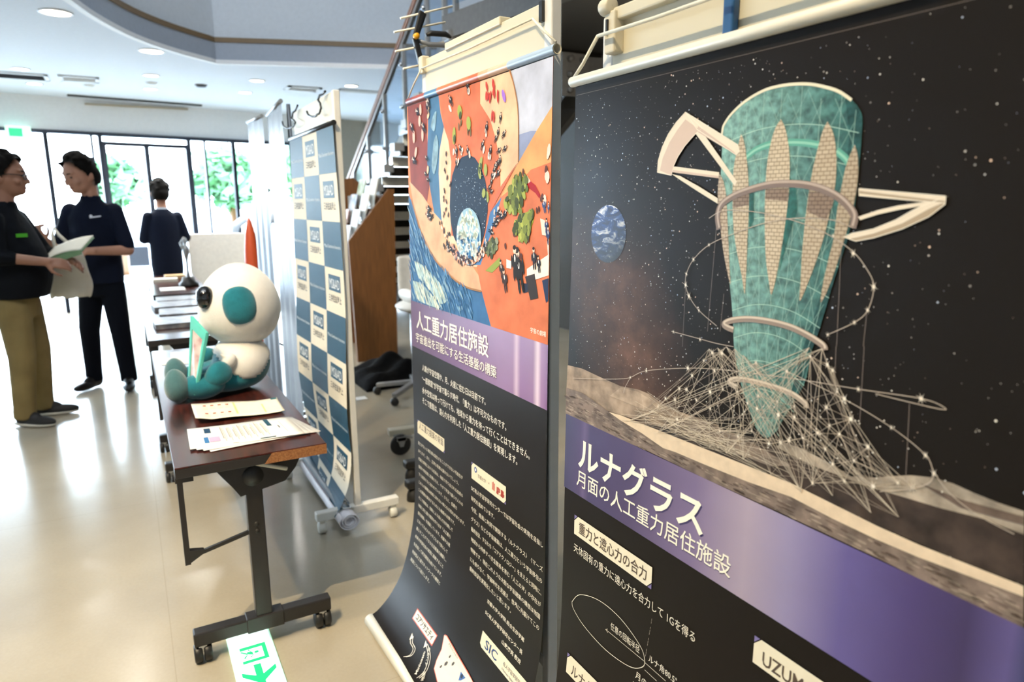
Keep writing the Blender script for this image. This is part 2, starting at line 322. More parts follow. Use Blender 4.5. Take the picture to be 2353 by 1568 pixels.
class Ink:
    def __init__(s, sh): s.sh = sh; s.v = []; s.f = []; s.c = []; s.uv = []; s.mi = []
    def raw(s, pts, fs, off, cols, m=0):
        k = len(s.v)
        for i, (u, q) in enumerate(pts):
            s.v.append(s.sh.P(u, q, off)); s.uv.append((u, q)); s.c.append(cols[i] if isinstance(cols, list) else cols)
        for f in fs: s.f.append(tuple(i+k for i in f)); s.mi.append(m)
    def poly(s, pts, off, col, m=0, k=1e-4):
        P = [(a*k, max(.001, b*k)) for a, b in pts]; c = (*lin(col), 1)
        tr = tessellate_polygon([[Vector((a, b, 0)) for a, b in P]])
        s.raw(P, tr, off, c, m)
    def ramp(s, stops, q0, q1, off, m=0):
        for (u0, c0), (u1, c1) in zip(stops, stops[1:]):
            a, b = (*lin(c0), 1), (*lin(c1), 1)
            for i in range(3):
                qa, qb = q0+(q1-q0)*i/3, q0+(q1-q0)*(i+1)/3
                s.raw([(u0, qa), (u1, qa), (u1, qb), (u0, qb)], [(0, 1, 2, 3)], off, [a, b, b, a], m)
    def rect(s, u0, u1, q0, q1, off, col, m=0, n=1):
        c = (*lin(col), 1)
        for i in range(n):
            a, b = q0+(q1-q0)*i/n, q0+(q1-q0)*(i+1)/n
            s.raw([(u0, a), (u1, a), (u1, b), (u0, b)], [(0, 1, 2, 3)], off, c, m)
    def line(s, pts, wd, off, col, m=0, k=1e-4, closed=False):
        P = [Vector((a*k, b*k)) for a, b in pts]
        if closed: P.append(P[0])
        Q = []
        for a, b in zip(P, P[1:]):
            n = max(1, int((b-a).length/.03))
            Q += [a+(b-a)*i/n for i in range(n)]
        Q.append(P[-1]); vs = []; c = (*lin(col), 1)
        for i, p in enumerate(Q):
            d = Q[min(i+1, len(Q)-1)]-Q[max(i-1, 0)]
            if d.length < 1e-9: d = Vector((1, 0))
            d.normalize(); t = Vector((-d.y, d.x))*wd/2; vs += [tuple(p+t), tuple(p-t)]
        s.raw(vs, [(2*i, 2*i+1, 2*i+3, 2*i+2) for i in range(len(Q)-1)], off, c, m)
    def curve(s, pts, n=6):
        q = []
        for i in range(len(pts)-1):
            a, b, c, d = pts[max(i-1, 0)], pts[i], pts[i+1], pts[min(i+2, len(pts)-1)]
            for k in range(n):
                t = k/n
                q.append(tuple(.5*(2*b[j]+(c[j]-a[j])*t+(2*a[j]-5*b[j]+4*c[j]-d[j])*t*t+(3*b[j]-a[j]-3*c[j]+d[j])*t**3) for j in (0, 1)))
        return q+[pts[-1]]
    def disc(s, u, q, r, off, col, n=7, m=0, ry=None, ang=0):
        c = (*lin(col), 1); ry = ry or r
        vs = []
        for i in range(n):
            a, b = r*cos(2*pi*i/n), ry*sin(2*pi*i/n)
            vs.append((u+a*cos(ang)-b*sin(ang), q+a*sin(ang)+b*cos(ang)))
        s.raw(vs, [tuple(range(n))], off, c, m)
    def text(s, body, u0, q, h, u1=None, off=.0008, col='f3efe0', bold=0, m=0, ang=0):
        """baseline at q, em height h; stretched to end at u1"""
        V, F = glyphs(body, bold)
        if not V: return
        x1 = max(v[0] for v in V); x0 = min(v[0] for v in V); k = (u1-u0)/(x1-x0) if u1 else h
        ca, sa = cos(ang), sin(ang)
        s.raw([(u0+(x-x0)*k*ca+y*h*sa, q-y*h*ca+(x-x0)*k*sa) for x, y in V], F, off, (*lin(col), 1), m)
    def obj(s, name, mats, parent):
        base = ORG.get(parent, Vector((0, 0, 0)))
        me = bpy.data.meshes.new(name); me.from_pydata([tuple(v-base) for v in s.v], [], s.f)
        for q in (mats if isinstance(mats, (list, tuple)) else [mats]): me.materials.append(q)
        me.polygons.foreach_set('material_index', s.mi)
        ca = me.color_attributes.new('Col', 'FLOAT_COLOR', 'POINT'); ca.data.foreach_set('color', [x for c in s.c for x in c])
        ul = me.uv_layers.new(name='UVMap'); li = [0]*len(me.loops); me.loops.foreach_get('vertex_index', li)
        ul.data.foreach_set('uv', [x for i in li for x in s.uv[i]])
        o = bpy.data.objects.new(name, me); link(o, parent); ORG[o] = base
        return o
def sheet_obj(sh, name, m, parent, nu=12, nv=90, u0=0, u1=None, thick=.0006):
    b = MB(); u1 = u1 if u1 is not None else sh.wd; L = sh.len
    uvs = []
    b.grid(lambda a, c: sh.P(u0+(u1-u0)*a, L*c, 0), nu, nv)
    base = ORG.get(parent, Vector((0, 0, 0)))
    me = bpy.data.meshes.new(name); me.from_pydata([tuple(v-base) for v in b.v], [], b.f); me.materials.append(m)
    me.polygons.foreach_set('use_smooth', [True]*len(b.f))
    ul = me.uv_layers.new(name='UVMap'); li = [0]*len(me.loops); me.loops.foreach_get('vertex_index', li)
    W = nv+1
    ul.data.foreach_set('uv', [x for i in li for x in (u0+(u1-u0)*(i//W)/nu, L*(i % W)/nv)])
    o = bpy.data.objects.new(name, me); link(o, parent); ORG[o] = base
    return o
ART_MOON={"tower":[[3559,1091],[3580,1007],[3706,877],[3921,749],[4200,658],[4436,635],[4665,644],[4885,675],[5069,726],[5278,807],[5455,924],[5561,1030],[5606,1129],[5614,1246],[5621,1411],[5627,1625],[5626,1865],[5615,2132],[5569,2455],[5509,2660],[5453,2921],[5384,3216],[5328,3517],[5245,3822],[5217,4121],[5159,4296],[5057,4514],[4923,4775],[4840,4941],[4748,5041],[4681,5068],[4572,5036],[4448,4879],[4339,4700],[4225,4489],[4125,4243],[4035,3963],[3980,3608],[3905,3251],[3807,2865],[3715,2539],[3648,2270],[3599,2031],[3577,1675],[3572,1382]],"towerdark":[[5367,866],[5515,978],[5606,1129],[5614,1246],[5627,1625],[5615,2132],[5569,2455],[5453,2921],[5328,3517],[5245,3822],[5159,4296],[4923,4775],[4748,5041],[4852,4737],[5031,4272],[5088,3933],[5256,3286],[5374,2747],[5431,2234],[5462,1739],[5470,1305]],"rim":[[3545,1206],[3559,1091],[3580,1007],[3706,877],[3921,749],[4200,658],[4436,635],[4665,644],[4885,675],[5069,726],[5278,807],[5455,924]],"petals":[[[3891,1153],[3947,1236],[4016,1465],[4086,1833],[4112,2118],[4126,2491],[4141,2781],[4154,3134],[4148,3223],[4075,2993],[3969,2704],[3881,2413],[3834,2119],[3809,1828],[3805,1568],[3843,1342]],[[4515,1030],[4584,1128],[4651,1316],[4698,1555],[4720,1846],[4714,2114],[4695,2412],[4663,2745],[4625,3028],[4583,3189],[4541,3065],[4456,2759],[4403,2423],[4367,2060],[4351,1701],[4372,1376],[4435,1141]],[[5175,1123],[5253,1238],[5306,1389],[5339,1587],[5351,1810],[5326,2059],[5284,2339],[5224,2601],[5147,2870],[5053,3149],[5011,3208],[5006,3018],[4989,2722],[4986,2402],[4996,2060],[5023,1724],[5070,1447],[5121,1227]],[[5549,1406],[5597,1528],[5624,1721],[5621,1937],[5591,2157],[5539,2431],[5483,2687],[5424,2924],[5357,3114],[5307,3199],[5313,2987],[5354,2696],[5397,2437],[5406,2134],[5433,1861],[5474,1594]],[[3554,1645],[3631,1736],[3698,1913],[3738,2150],[3792,2505],[3847,2862],[3893,3130],[3816,2955],[3703,2630],[3602,2211],[3548,1912]]],"petalsh":[[[4687,1846],[4713,1714],[4820,1875],[4862,2139],[4777,2409],[4678,2883],[4695,2412]],[[4089,1862],[4175,1919],[4206,2259],[4144,2375]],[[4367,1867],[4715,1860],[4713,2012],[4368,1991]],[[5011,1904],[5365,1934],[5342,2072],[5272,2237],[5004,2138]],[[3829,1930],[4092,1890],[4107,2061],[3841,2105]]],"ringA":[[3619,2391],[3574,2211],[3630,2061],[3838,1944],[4133,1862],[4414,1813],[4683,1806],[4941,1825],[5190,1881],[5403,1972],[5555,2084],[5635,2193],[5622,2317]],"ringG":[[[3986,1463],[4160,1368],[4401,1314],[4668,1317],[4892,1339],[5093,1379]],[[5325,1459],[5441,1543],[5504,1615]]],"ringB":[[4012,3732],[3890,3714],[3834,3679],[3960,3611],[4226,3551],[4555,3532],[4901,3551],[5167,3611],[5393,3695],[5436,3754]],"ringC":[[4151,4506],[4034,4488],[4008,4452],[4103,4403],[4324,4368],[4677,4360],[5010,4379],[5233,4455],[5260,4510]],"armL":[[[2832,759],[2644,887],[2489,1036],[2370,1212],[2293,1402],[2285,1575],[2604,1632],[2642,1500],[2718,1377],[2854,1230],[3065,1072],[3190,1014]],[[2832,759],[3857,1286],[3888,1373],[3838,1415],[3083,1020]],[[3042,1061],[3147,1020],[3880,1757],[3846,1814]],[[2628,1502],[3552,1624],[3547,1704],[2625,1588]],[[2602,1610],[2794,1648],[3166,1799],[3553,1971],[3560,2046],[3173,1876],[2798,1705]]],"armLs":[[[2840,860],[2689,984],[2522,1159],[2391,1375],[2344,1551],[2604,1632],[2642,1500],[2718,1377],[2854,1230],[3065,1072],[3126,1024]],[[3101,976],[3788,1366],[3838,1415],[3085,1050]],[[2632,1554],[3544,1674],[3547,1704],[2625,1588]]],"armR":[[[5655,1885],[6601,1978],[6603,2047],[5664,1962]],[[5676,2193],[5904,2118],[6122,2070],[6604,2004],[6358,2076],[6127,2116],[5909,2165],[5707,2229]],[[6602,1982],[6605,2058],[6461,2180],[6199,2311],[5887,2417],[5680,2463],[5523,2420],[5616,2379],[5876,2321],[6115,2220],[6271,2126],[6359,2081]]],"armRs":[[[5661,1938],[6351,2018],[6603,2047],[6601,2025],[5658,1909]],[[6601,2032],[6605,2058],[6461,2180],[6199,2311],[5887,2417],[5680,2463],[5596,2442],[5882,2369],[6192,2253],[6452,2102]]],"earth":[[1082,2545],[580,2563],[1549,2528],[1052,2064],[1146,3029]],"loops":[[[3418,2244],[3697,2135],[4233,2151],[4759,2234],[5242,2367],[5638,2564],[5850,2760],[5956,2946],[5917,3211],[5774,3370],[5453,3564]],[[5636,2316],[5374,2235],[4918,2218],[4424,2282],[3884,2442],[3452,2612],[3167,2834],[3041,3053],[3041,3216],[3124,3371],[3345,3555],[3706,3727]],[[211,5248],[1007,5090],[1606,4956],[1884,4868],[2274,4673],[3197,4437],[3939,4312],[4663,4229],[5146,4177],[5912,4117],[6620,4052],[6853,4084],[6793,4115],[6119,4122]],[[4934,4115],[5742,4273],[6343,4447],[6739,4635],[6846,4786],[7028,4952],[7308,5068],[7638,5127]],[[6849,4809],[6808,4918],[6642,5039],[6300,5206]],[[2795,3946],[3359,3960],[3708,3971],[4035,3963]],[[1884,4868],[1758,5069],[1725,5170]]],"verts":[[[3571,2272],[3537,3833]],[[3793,3263],[3775,3795]],[[3041,3216],[3053,4141]],[[5505,2483],[5584,3682]],[[5909,3249],[5913,3622]],[[5923,3620],[5977,4554]],[[6506,4139],[6573,5053]],[[5576,3683],[5606,4061]]],"nodes":[[3839,4089],[3660,4117],[3507,4262],[3294,4530],[3045,4783],[3203,4762],[2756,5013],[2968,4976],[2596,5185],[3695,4929],[3724,4364],[3907,4595],[3413,4874],[3672,4688],[3041,5271],[3905,5203],[4237,5181],[4464,5038],[4757,5126],[4936,5056],[5060,4989],[5256,4895],[5455,4772],[5601,4636],[5736,4702],[5862,4484],[5755,4269],[5651,4210],[5490,3918],[5567,3971],[5249,3861],[4934,4115],[4441,4104],[4831,4538],[4521,4536],[4355,4680],[4521,4711],[5106,4667],[5091,4533],[4865,4705],[6104,4743],[5957,4957],[5695,5086],[5577,4937],[5534,4430],[5867,5238],[6219,5173],[6488,5035],[6651,5024],[5452,5417]],"loopnodes":[[1884,4868],[2274,4673],[3197,4437],[5912,4117],[6620,4052],[6343,4447],[6739,4635],[6847,4797],[6651,5024],[3452,2612],[3167,2834],[3041,3053],[3041,3216],[3124,3371],[3345,3555],[5956,2946],[5917,3211],[5774,3370],[5453,3564],[5669,2599],[2844,3945],[3405,3969],[5394,2412]],"net_top":[[3594,4073],[3753,4029],[3908,3986],[4062,3987],[4218,4047],[4441,4104],[4934,4115],[5249,3861],[5398,3741],[5223,3761]],"net_gnd":[[1938,5597],[2307,5440],[2630,5597],[3012,5484],[3378,5474],[3727,5497],[4053,5488],[4361,5479],[4833,5527],[5301,5586],[5739,5473],[6232,5489],[6546,5409],[6488,5035],[6219,5173],[5867,5238],[5452,5417]],"moon":[[[-16,5048],[476,5015],[1005,5052],[1615,5084],[2062,5034],[2329,5041],[2691,5125],[2983,5151],[3393,5140],[3859,5138],[3633,5397],[2208,5539],[1042,5630],[-27,5532]],[[4952,5051],[5178,5037],[5428,5067],[5698,5111],[5927,5163],[6184,5089],[6375,5002],[6602,4909],[6822,4854],[7035,4845],[7242,4870],[7457,4885],[7679,4883],[7713,5136],[6952,5192],[6257,5273],[5429,5342],[4767,5225]],[[3348,5136],[3905,5203],[4403,5161],[4757,5126],[5414,5209],[6248,5200],[6946,5147],[7351,5096],[7709,5106],[7774,5586],[7218,5615],[6298,5616],[5453,5556],[4442,5544],[2728,5568],[2212,5582],[3006,5417]],[[1323,5614],[1650,5583],[2211,5575],[2728,5568],[3647,5555],[4442,5544],[5135,5534],[5751,5577],[6298,5616],[6784,5627],[7218,5615],[7775,5597],[7791,5710],[7234,5737],[6801,5767],[6317,5776],[5743,5758],[5154,5714],[4464,5766],[3669,5793],[3038,5802],[2748,5825],[2223,5736],[1657,5676]],[[-29,5490],[503,5466],[1037,5553],[1323,5614],[1657,5676],[2223,5736],[2748,5825],[3038,5802],[3669,5793],[4464,5766],[5154,5714],[5743,5758],[6317,5776],[6801,5767],[7234,5737],[7789,5700],[7830,6000],[7269,6015],[6342,5986],[4845,5984],[3687,6001],[2241,5987],[-21,6125]],[[1616,5103],[2064,5070],[2334,5111],[2697,5193],[2299,5334],[1334,5322]],[[2996,5300],[3348,5136],[4406,5191],[5111,5313],[4788,5424],[3639,5460],[2820,5488]],[[5738,5719],[6310,5714],[6793,5697],[6307,5690],[5983,5644],[5420,5541],[5135,5534]],[[6700,4957],[7135,4979],[7685,4933],[7696,5015],[7147,5066]]],"bandtop":[[-25,6024],[4696,5907],[7823,5950]],"bandbot":[[0,7507],[4869,7449]],"chip1":[[385,7939],[2650,7901],[2652,8284],[390,8336]],"t1":[[479,6318],[3710,6746],[441,6922]],"t1b":[[614,6257],[3489,6755]],"t2":[[423,7271],[409,6997],[4294,7211],[4262,6865]],"t3":[[545,8245],[535,8052],[2536,8170],[2521,7965]],"t4":[[387,8718],[377,8529],[3690,8583],[3677,8428]],"ell":[[378,9773],[644,9478],[1257,9273],[1894,9282],[2436,9478],[2579,9673],[2518,9846],[2185,10041],[1506,10134],[818,10054],[444,9899]],"dash":[[2703,8821],[2576,9715],[2564,10084]],"arrow":[[2592,9697],[1481,9733]],"t5":[[1623,9736],[1614,9583],[2436,9641],[2424,9465]],"t6":[[2681,9628],[2671,9494],[3283,9571]],"t7":[[2380,10139],[2369,9993]],"ln":[[[2582,9712],[3112,9717]],[[2592,9848],[2903,9857]]],"chip2":[[317,11008],[1602,10856]],"t8":[[494,11311],[467,11093],[1294,11061]],"chip3":[[4785,7910],[4786,8304],[5788,7928],[6489,7459]],"t9":[[4946,8235],[4927,8035],[5597,8056]]}
ART_RING={"corn":[[48,-17],[8351,-133],[32,5944],[8478,5998],[32,7425],[8521,7537]],"poly":[["84403a",[[48,-17],[1678,-87],[1574,970],[1756,2289],[1272,3409],[190,2360]]],["456f94",[[1678,-87],[2446,-64],[2570,488],[2789,868],[2483,1464],[2401,2094],[2483,2846],[2582,3439],[2024,3174],[1750,2509],[1551,1731],[1653,761]]],["3f6c9a",[[11,2593],[486,3187],[949,3706],[1553,4202],[2278,4612],[3363,4964],[4239,5118],[5105,5130],[5624,6074],[5601,6438],[28,6020]]],["d6a988",[[111,2241],[1142,2667],[2024,3174],[2582,3412],[2714,3707],[3109,4229],[3874,4498],[4592,4548],[5047,4811],[5105,5130],[4239,5118],[3363,4964],[2278,4612],[1553,4202],[949,3706],[486,3187]]],["ecc3a6",[[2789,868],[3147,1306],[3269,1821],[3198,2331],[3153,2849],[3250,3426],[3628,4042],[4592,4346],[5045,4513],[4119,4584],[3108,4283],[2582,3412],[2483,2846],[2401,2094],[2483,1464]]],["c86d4c",[[2446,-64],[5013,-81],[5017,529],[5539,948],[5844,1332],[6049,1879],[6063,2685],[5670,3142],[5364,3716],[3246,3795],[3153,2849],[3269,1821],[3083,1250],[2789,868]]],["e2b694",[[5013,-81],[6476,-108],[6757,450],[6930,1008],[6957,2015],[6622,2257],[6112,2686],[6050,1968],[5846,1421],[5539,948],[5017,529]]],["bcc0d0",[[6521,-101],[8351,-133],[8384,975],[7711,1411],[6957,2015],[6930,1008],[6756,409]]],["8d97b8",[[6941,1425],[7466,1389],[7711,1411],[6957,2015]]],["cf7450",[[8384,975],[8538,6004],[5624,6034],[5105,5130],[4821,4530],[5260,4107],[5360,3382],[6113,2731],[6957,2015],[7711,1411]]],["dca168",[[8384,975],[8395,2091],[7493,2208],[7075,2444],[6114,2776],[6957,2015],[7711,1411]]],["4a78ac",[[5567,3143],[6162,2776],[5874,3233],[5574,3708],[5045,4464],[4592,4497],[5043,4267]]],["c46a50",[[6887,2033],[6064,2730],[5567,3143],[6012,2594]]],["223349",[[4359,1695],[3948,1734],[3582,1888],[3328,2181],[3195,2590],[3151,3006],[3211,3426],[3375,3790],[3876,4237],[4592,4296],[5042,4021],[5309,3574],[5442,3097],[5437,2722],[5297,2346],[5027,2008],[4720,1793]]],["d89c7c",[[3373,4002],[3876,4289],[4592,4371],[5152,4064],[5576,3851],[5261,4204],[4707,4464],[3874,4524],[3240,4275]]],["7d8a3e",[[6894,2311],[7331,2368],[7422,2580],[7172,2787],[7094,3130],[6643,3134],[6358,2957],[6538,2604]]],["939b3c",[[7182,3151],[7647,3063],[7654,3293],[7456,3638],[7201,3778],[6791,3530],[6876,3307]]],["55603c",[[5575,3803],[5983,3739],[5987,4019],[5580,4184],[5261,4155]]],["8c9a48",[[5319,4590],[6090,4199],[6094,4386],[5690,4608]]],["a2232b",[[7246,2386],[7416,2413],[7711,2545],[7920,2754],[7882,2827],[7716,2710],[7380,2579]]],["e8cfc0",[[7227,2344],[7363,2328],[7502,2457],[7377,2504],[7231,2449]]],["efe2d6",[[7394,4378],[8361,3992],[8403,4443],[7658,4616],[7399,4553]]],["3a3434",[[7312,4560],[7736,4458],[7904,4980],[7562,5064]]],["2c3244",[[7122,4734],[7447,4702],[7453,4891],[7279,4941]]],["2c3a58",[[8053,4579],[8421,4503],[8441,4993],[8231,5048]]],["26211f",[[6794,3663],[6929,3614],[7075,4004],[7219,4391],[7316,4693],[7141,4754],[6864,4600],[6669,4208]]],["26262e",[[7461,3809],[7587,3761],[7758,3880],[8005,3972],[8011,4118],[7888,4084],[7814,4302],[7562,4278]]],["3a2a28",[[6089,4153],[6285,4095],[6434,4315],[6585,4671],[6395,4735],[6146,4523]]],["efe4dc",[[6432,4223],[6670,4253],[6674,4434],[6437,4430]]],["39507c",[[8196,2798],[8351,2839],[8401,3119],[8211,3161]]],["2e3f6a",[[8146,3489],[8392,3280],[8421,3602],[8234,3732]]],["e6cfc4",[[7938,3247],[8138,3284],[8229,3609],[8031,3596]]],["ead6cc",[[8234,3732],[8386,3664],[8423,4009],[8284,4018]]]],"earth":[[4358,3779],[3528,3811],[5127,3749],[4358,3193],[4382,4360]],"blob":[["e6b4a6",[18,36],[[1149,223],[1062,541],[577,941],[1276,944],[718,1404]]],["27202a",[14,40],[[1670,176],[918,251],[1358,734],[428,646],[549,1621],[1745,80]]],["e9c7a5",[12,26],[[1741,238],[1735,449],[1648,1955]]],["2b2422",[12,24],[[1554,1621],[1466,2058],[1640,2230]]],["231f20",[16,36],[[1661,3065],[1802,3315],[1611,3233]]],["2a2220",[18,34],[[3287,221],[4336,-21]]],["f0d8cc",[13,24],[[3259,440],[4392,150],[3599,-127]]],["97a04c",[24,42],[[3858,581],[4393,924],[3502,1158]]],["3f4a2a",[14,20],[[4415,1021],[3894,682],[3526,1235]]],["6b5a34",[8,20],[[3893,875],[4393,1138]]],["2a2224",[11,26],[[5399,1114],[5184,1506],[5599,1672],[3890,1509],[4336,1588],[5709,2268],[3647,1542],[3644,1841],[6006,2211]]],["f0dccf",[9,17],[[5400,1227],[5237,1602],[5550,1782],[4008,1590],[4381,1687],[3523,1584],[3706,1794],[5778,2225]]],["b83a30",[9,26],[[5429,180],[5747,138],[5975,451],[5533,459],[5719,922],[5779,316],[5380,350]]],["2a211e",[7,22],[[6109,963],[5990,1279],[6277,1347],[5894,1403],[6331,1677],[6046,1701],[6098,1926],[5855,2047]]],["3b2a28",[7,12],[[2948,1598],[3011,1808],[2876,2008],[3070,2224],[3198,2383],[2800,2583],[2797,2794],[2996,2849],[2926,3060],[3057,3218],[2830,3220]]],["2b2320",[8,20],[[5660,2403],[5559,2539],[5905,2050],[5807,2135],[5663,2633],[6002,1965]]],["97a05a",[16,30],[[5081,1917],[5029,2196],[5347,2115],[5247,2673],[5459,2769]]],["4c5a38",[9,20],[[5028,2125],[5406,2722],[5135,2013]]],["2c2426",[8,14],[[2783,3651],[2981,3859],[3371,4161],[3751,4349],[4119,4377],[4707,4288],[5042,4070],[5259,3961],[2979,4020],[3563,4256],[3936,4468],[4299,4391],[4876,4203],[5472,3903],[5578,3993],[3115,3747],[2581,3494],[2776,4084]]],["ecd2c4",[6,10],[[2848,3783],[3178,3958],[3499,4233],[3813,4424],[4358,4336],[4819,4132],[5151,4040],[3044,4125],[4059,4330],[2647,3600],[4592,4245],[5344,3885]]],["1f2430",[15,26],[[3045,4071],[3110,4175],[3242,4141],[6362,3159],[6171,3229],[6071,3139],[5976,3323],[5877,3418],[5676,3610]]],["e2c9be",[7,12],[[6021,3071],[5873,3141],[6121,3161],[5676,3563],[5825,3326]]],["4a4a24",[16,30],[[6808,2437],[6858,2611],[6637,2869],[7100,3346],[7276,3386]]],["5a342c",[9,16],[[7209,2301],[8174,2238],[8001,2796],[6378,3906],[7459,3724],[6820,3617],[7122,4089],[7852,3082]]],["ecccc0",[14,26],[[8236,1906],[8178,2357],[8272,1849],[8122,2878],[8218,2398]]],["9a6cc8",[14,32],[[6260,509]]],["3a4630",[18,30],[[5684,4130],[5578,4041],[5885,3930]]]],"ringline":[[6476,-108],[6775,453],[6930,1008],[6957,2015]],"ringline2":[[255,2774],[949,3706],[1553,4202],[2278,4612],[3363,4964],[4239,5118],[5105,5130]],"streaks":[[[425,4684],[1071,4758],[2267,5121],[2957,5554],[2396,5790],[1669,5469],[737,5143]],[[231,5312],[1051,5355],[1963,5669],[2394,5905],[1656,5941],[546,5834]],[[2071,1224],[2286,1030],[2414,1460],[2121,2083],[1913,1858]],[[1869,782],[2018,532],[2300,406],[2149,913]]],"rodcols":[[48,-17],[616,-32],[1532,-80],[2446,-64],[4471,-94],[5013,-81],[5526,-91],[6476,-108],[8351,-133]],"text":[["人工重力居住施設",482,6725,5496,6784,545],["宇宙進出を可能にする生活基盤の構築",406,7233,5914,7229,301],["宇宙の劇場",7573,5789,8241,5801,117],["人類が宇宙空間や、月、火星に住む日は目前です。",881,8090,5313,8103,201],["“一般家庭”が宇宙で暮らす時代、「重力」は不可欠なものです。",860,8453,6441,8483,203],["水や空気は持って行けても、地球から重力を持って行くことはできません。",840,8810,7594,8872,204],["そこで鹿島は、遠心力を利用した「人工重力居住施設」を実現します。",842,9156,7002,9202,206],["人工重力提案の背面",495,10170,2455,10124,230],["重力がないと哺乳類は誕生することができない可能性が",381,10714,3963,10750,115],["あります。また、正常な発育は望めないでしょう。",378,10993,3698,10989,115],["低重力環境における成長は、機能で作り出される血液の",375,11274,3932,11228,116],["循環や骨密度に影響を与え、やがて宇宙で暮らす人々の",371,11556,3917,11469,117],["下で成長すると言われています。さらに、低重力",368,11839,3528,11724,117],["これらの課題は地球に戻れない体になる恐れがあります。",364,12124,4007,11949,118],["この問題を解決するためにも施設が必要です。",361,12410,3372,12229,118],["そこで鹿島は、回転による遠心力を利用して",358,12697,3230,12491,118],["地球と同じ重力環境を作り出す「人工重力",392,12969,3088,12757,105],["居住施設」を提案しています。月面や火星",464,13223,3113,12994,105],["においても大人から子どもまで安心して",536,13476,3033,13233,104],["暮らすことができる生活基盤を構築し、",608,13729,3080,13461,104],["未来の宇宙社会の実現に貢献すること",557,14035,2967,13721,104],["を目指して研究開発を続けています。",560,14317,2979,13967,91],["地球型人工重力ネットワークの構想と",591,14587,3009,14204,91],["展望について紹介します。",621,14857,2405,14539,91],["SIC有人宇宙学研究センターでは宇宙社会の実現を目指し",4404,10802,8235,10874,150],["研究を進めています。",4401,11107,5800,11105,151],["今回、鹿島と共同で開発する〈ルナグラス〉〈マーズ",4397,11414,8243,11438,152],["グラス〉などの宇宙建築は、人工重力という宇宙移住の",4394,11723,8225,11733,152],["最終技術、すなわち「コアテクノロジー」を支えると同時に、",4391,12034,8208,12057,153],["地球から持参すべき生態系を育む「人工の海」の存在が",4388,12347,8200,12346,155],["特徴です。現在このような大胆な宇宙建築の構想は他国",4385,12662,8193,12636,156],["にも余りなく、宇宙時代を見据え、世界に先駆けてこの",4410,12962,8183,12901,140],["最終技術を実現化したいと思います。",4474,13241,6836,13144,137],["京都大学大学院 総合生存学館",5591,13607,7596,13626,118],["SIC有人宇宙学研究センター長",5583,13931,7610,13937,118],["山敷庸亮 教授",6633,14190,7611,14195,104]],"chipA":[[354,9888],[2540,9895],[2527,10263],[326,10352]],"chipB":[[4423,9988],[6421,9960],[6423,10408],[4415,10480]],"chipC":[[5623,14405],[7916,14460],[5847,14827]],"chipD":[[1841,15974],[3510,15758],[3499,16094],[1924,16290]],"arrow1":[[2710,17194],[2910,16892],[2741,16630],[2434,16431]],"arrow2":[[3927,17086],[3674,16738],[3471,16513],[3179,16293]],"wh1":[[3859,15556],[4166,15499],[5006,15628],[5921,15723],[4600,16604],[4135,16421],[3977,16174],[3986,15927]],"sic":[[5896,14689],[6562,14691]],"uni":[[4975,10241],[5401,10232],[5724,10042],[5938,10246]],"core":[[2049,16260],[3560,15976]]}

# ------------------------------------------------------------------ structure
WN = Vector((-.203, .979, 0)).normalized(); WD = Vector((WN.y, -WN.x, 0)); W0 = Vector((-1.172, 10.862, 0))
def wp(t, z, d=0): p = W0 + WD*t + WN*d; return Vector((p.x, p.y, z))
struct(MB().bx(-9, 6.2, -4, 13.4, -.1, 0).obj('floor', FLOOR))
b = MB().bx(-40, 40, 13.4, 60, -.12, -.02); struct(b.obj('ground', MT['asphalt']))
EDGE = [(-9, 1.0), (-4, 1.9), (-2, 2.8), (-1.0, 3.85), (-.5, 4.75), (-.184, 5.838), (-.014, 6.362), (.229, 6.881), (.545, 7.306), (.959, 7.697), (1.2, 7.9)]
def smooth2(p, n=6):
    q = []
    for i in range(len(p)-1):
        a, b_, c, d = p[max(i-1, 0)], p[i], p[i+1], p[min(i+2, len(p)-1)]
        for k in range(n):
            t = k/n; q.append(tuple(.5*(2*b_[j]+(c[j]-a[j])*t+(2*a[j]-5*b_[j]+4*c[j]-d[j])*t*t+(3*b_[j]-a[j]-3*c[j]+d[j])*t**3) for j in (0, 1)))
    return q+[p[-1]]
EC = smooth2(EDGE)[:-7] + [(.959, 7.697), (2.53, 7.167), (6.2, 5.95)]
b = MB(); top = [(x, y) for x, y in EC] + [(6.2, 13.2), (-9, 13.2)]
tr = tessellate_polygon([[Vector((x, y, 0)) for x, y in top]])
b.add([(x, y, 2.8) for x, y in top], tr); b.add([(x, y, 3.02) for x, y in top], tr)
struct(b.obj('ceiling', MT['ceiling_white']))
def strip(z0, z1, out, name, m, th=.02):
    b = MB(); k = len(EC); vs = []
    for i, (x, y) in enumerate(EC):
        a, c = EC[max(i-1, 0)], EC[min(i+1, k-1)]; d = Vector((c[0]-a[0], c[1]-a[1], 0)).normalized(); n = Vector((d.y, -d.x, 0))
        for o in (out, out-th): vs += [Vector((x, y, z0))+n*o, Vector((x, y, z1))+n*o]
    fs = []
    for i in range(k-1):
        q = 4*i; fs += [(q, q+1, q+5, q+4), (q+2, q+6, q+7, q+3), (q+1, q+3, q+7, q+5), (q, q+4, q+6, q+2)]
    return struct(b.add(vs, fs).obj(name, m))
strip(2.783, 2.822, .026, 'trim_1', MT['white_trim'], .05)
strip(2.815, 2.985, .01, 'wall_fascia', MT['fascia'])
strip(2.985, 3.03, .022, 'trim_2', MT['brown_trim'], .05)
strip(3.03, 6.4, -.02, 'wall_parapet', MT['parapet'])
struct(MB().bx(-9, 6.2, -4, -3.9, 0, 6.4).obj('wall_front', MT['wall_white']))
struct(MB().bx(-9.1, -9, -4, 13.4, 0, 6.4).obj('wall_left', MT['wall_white']))
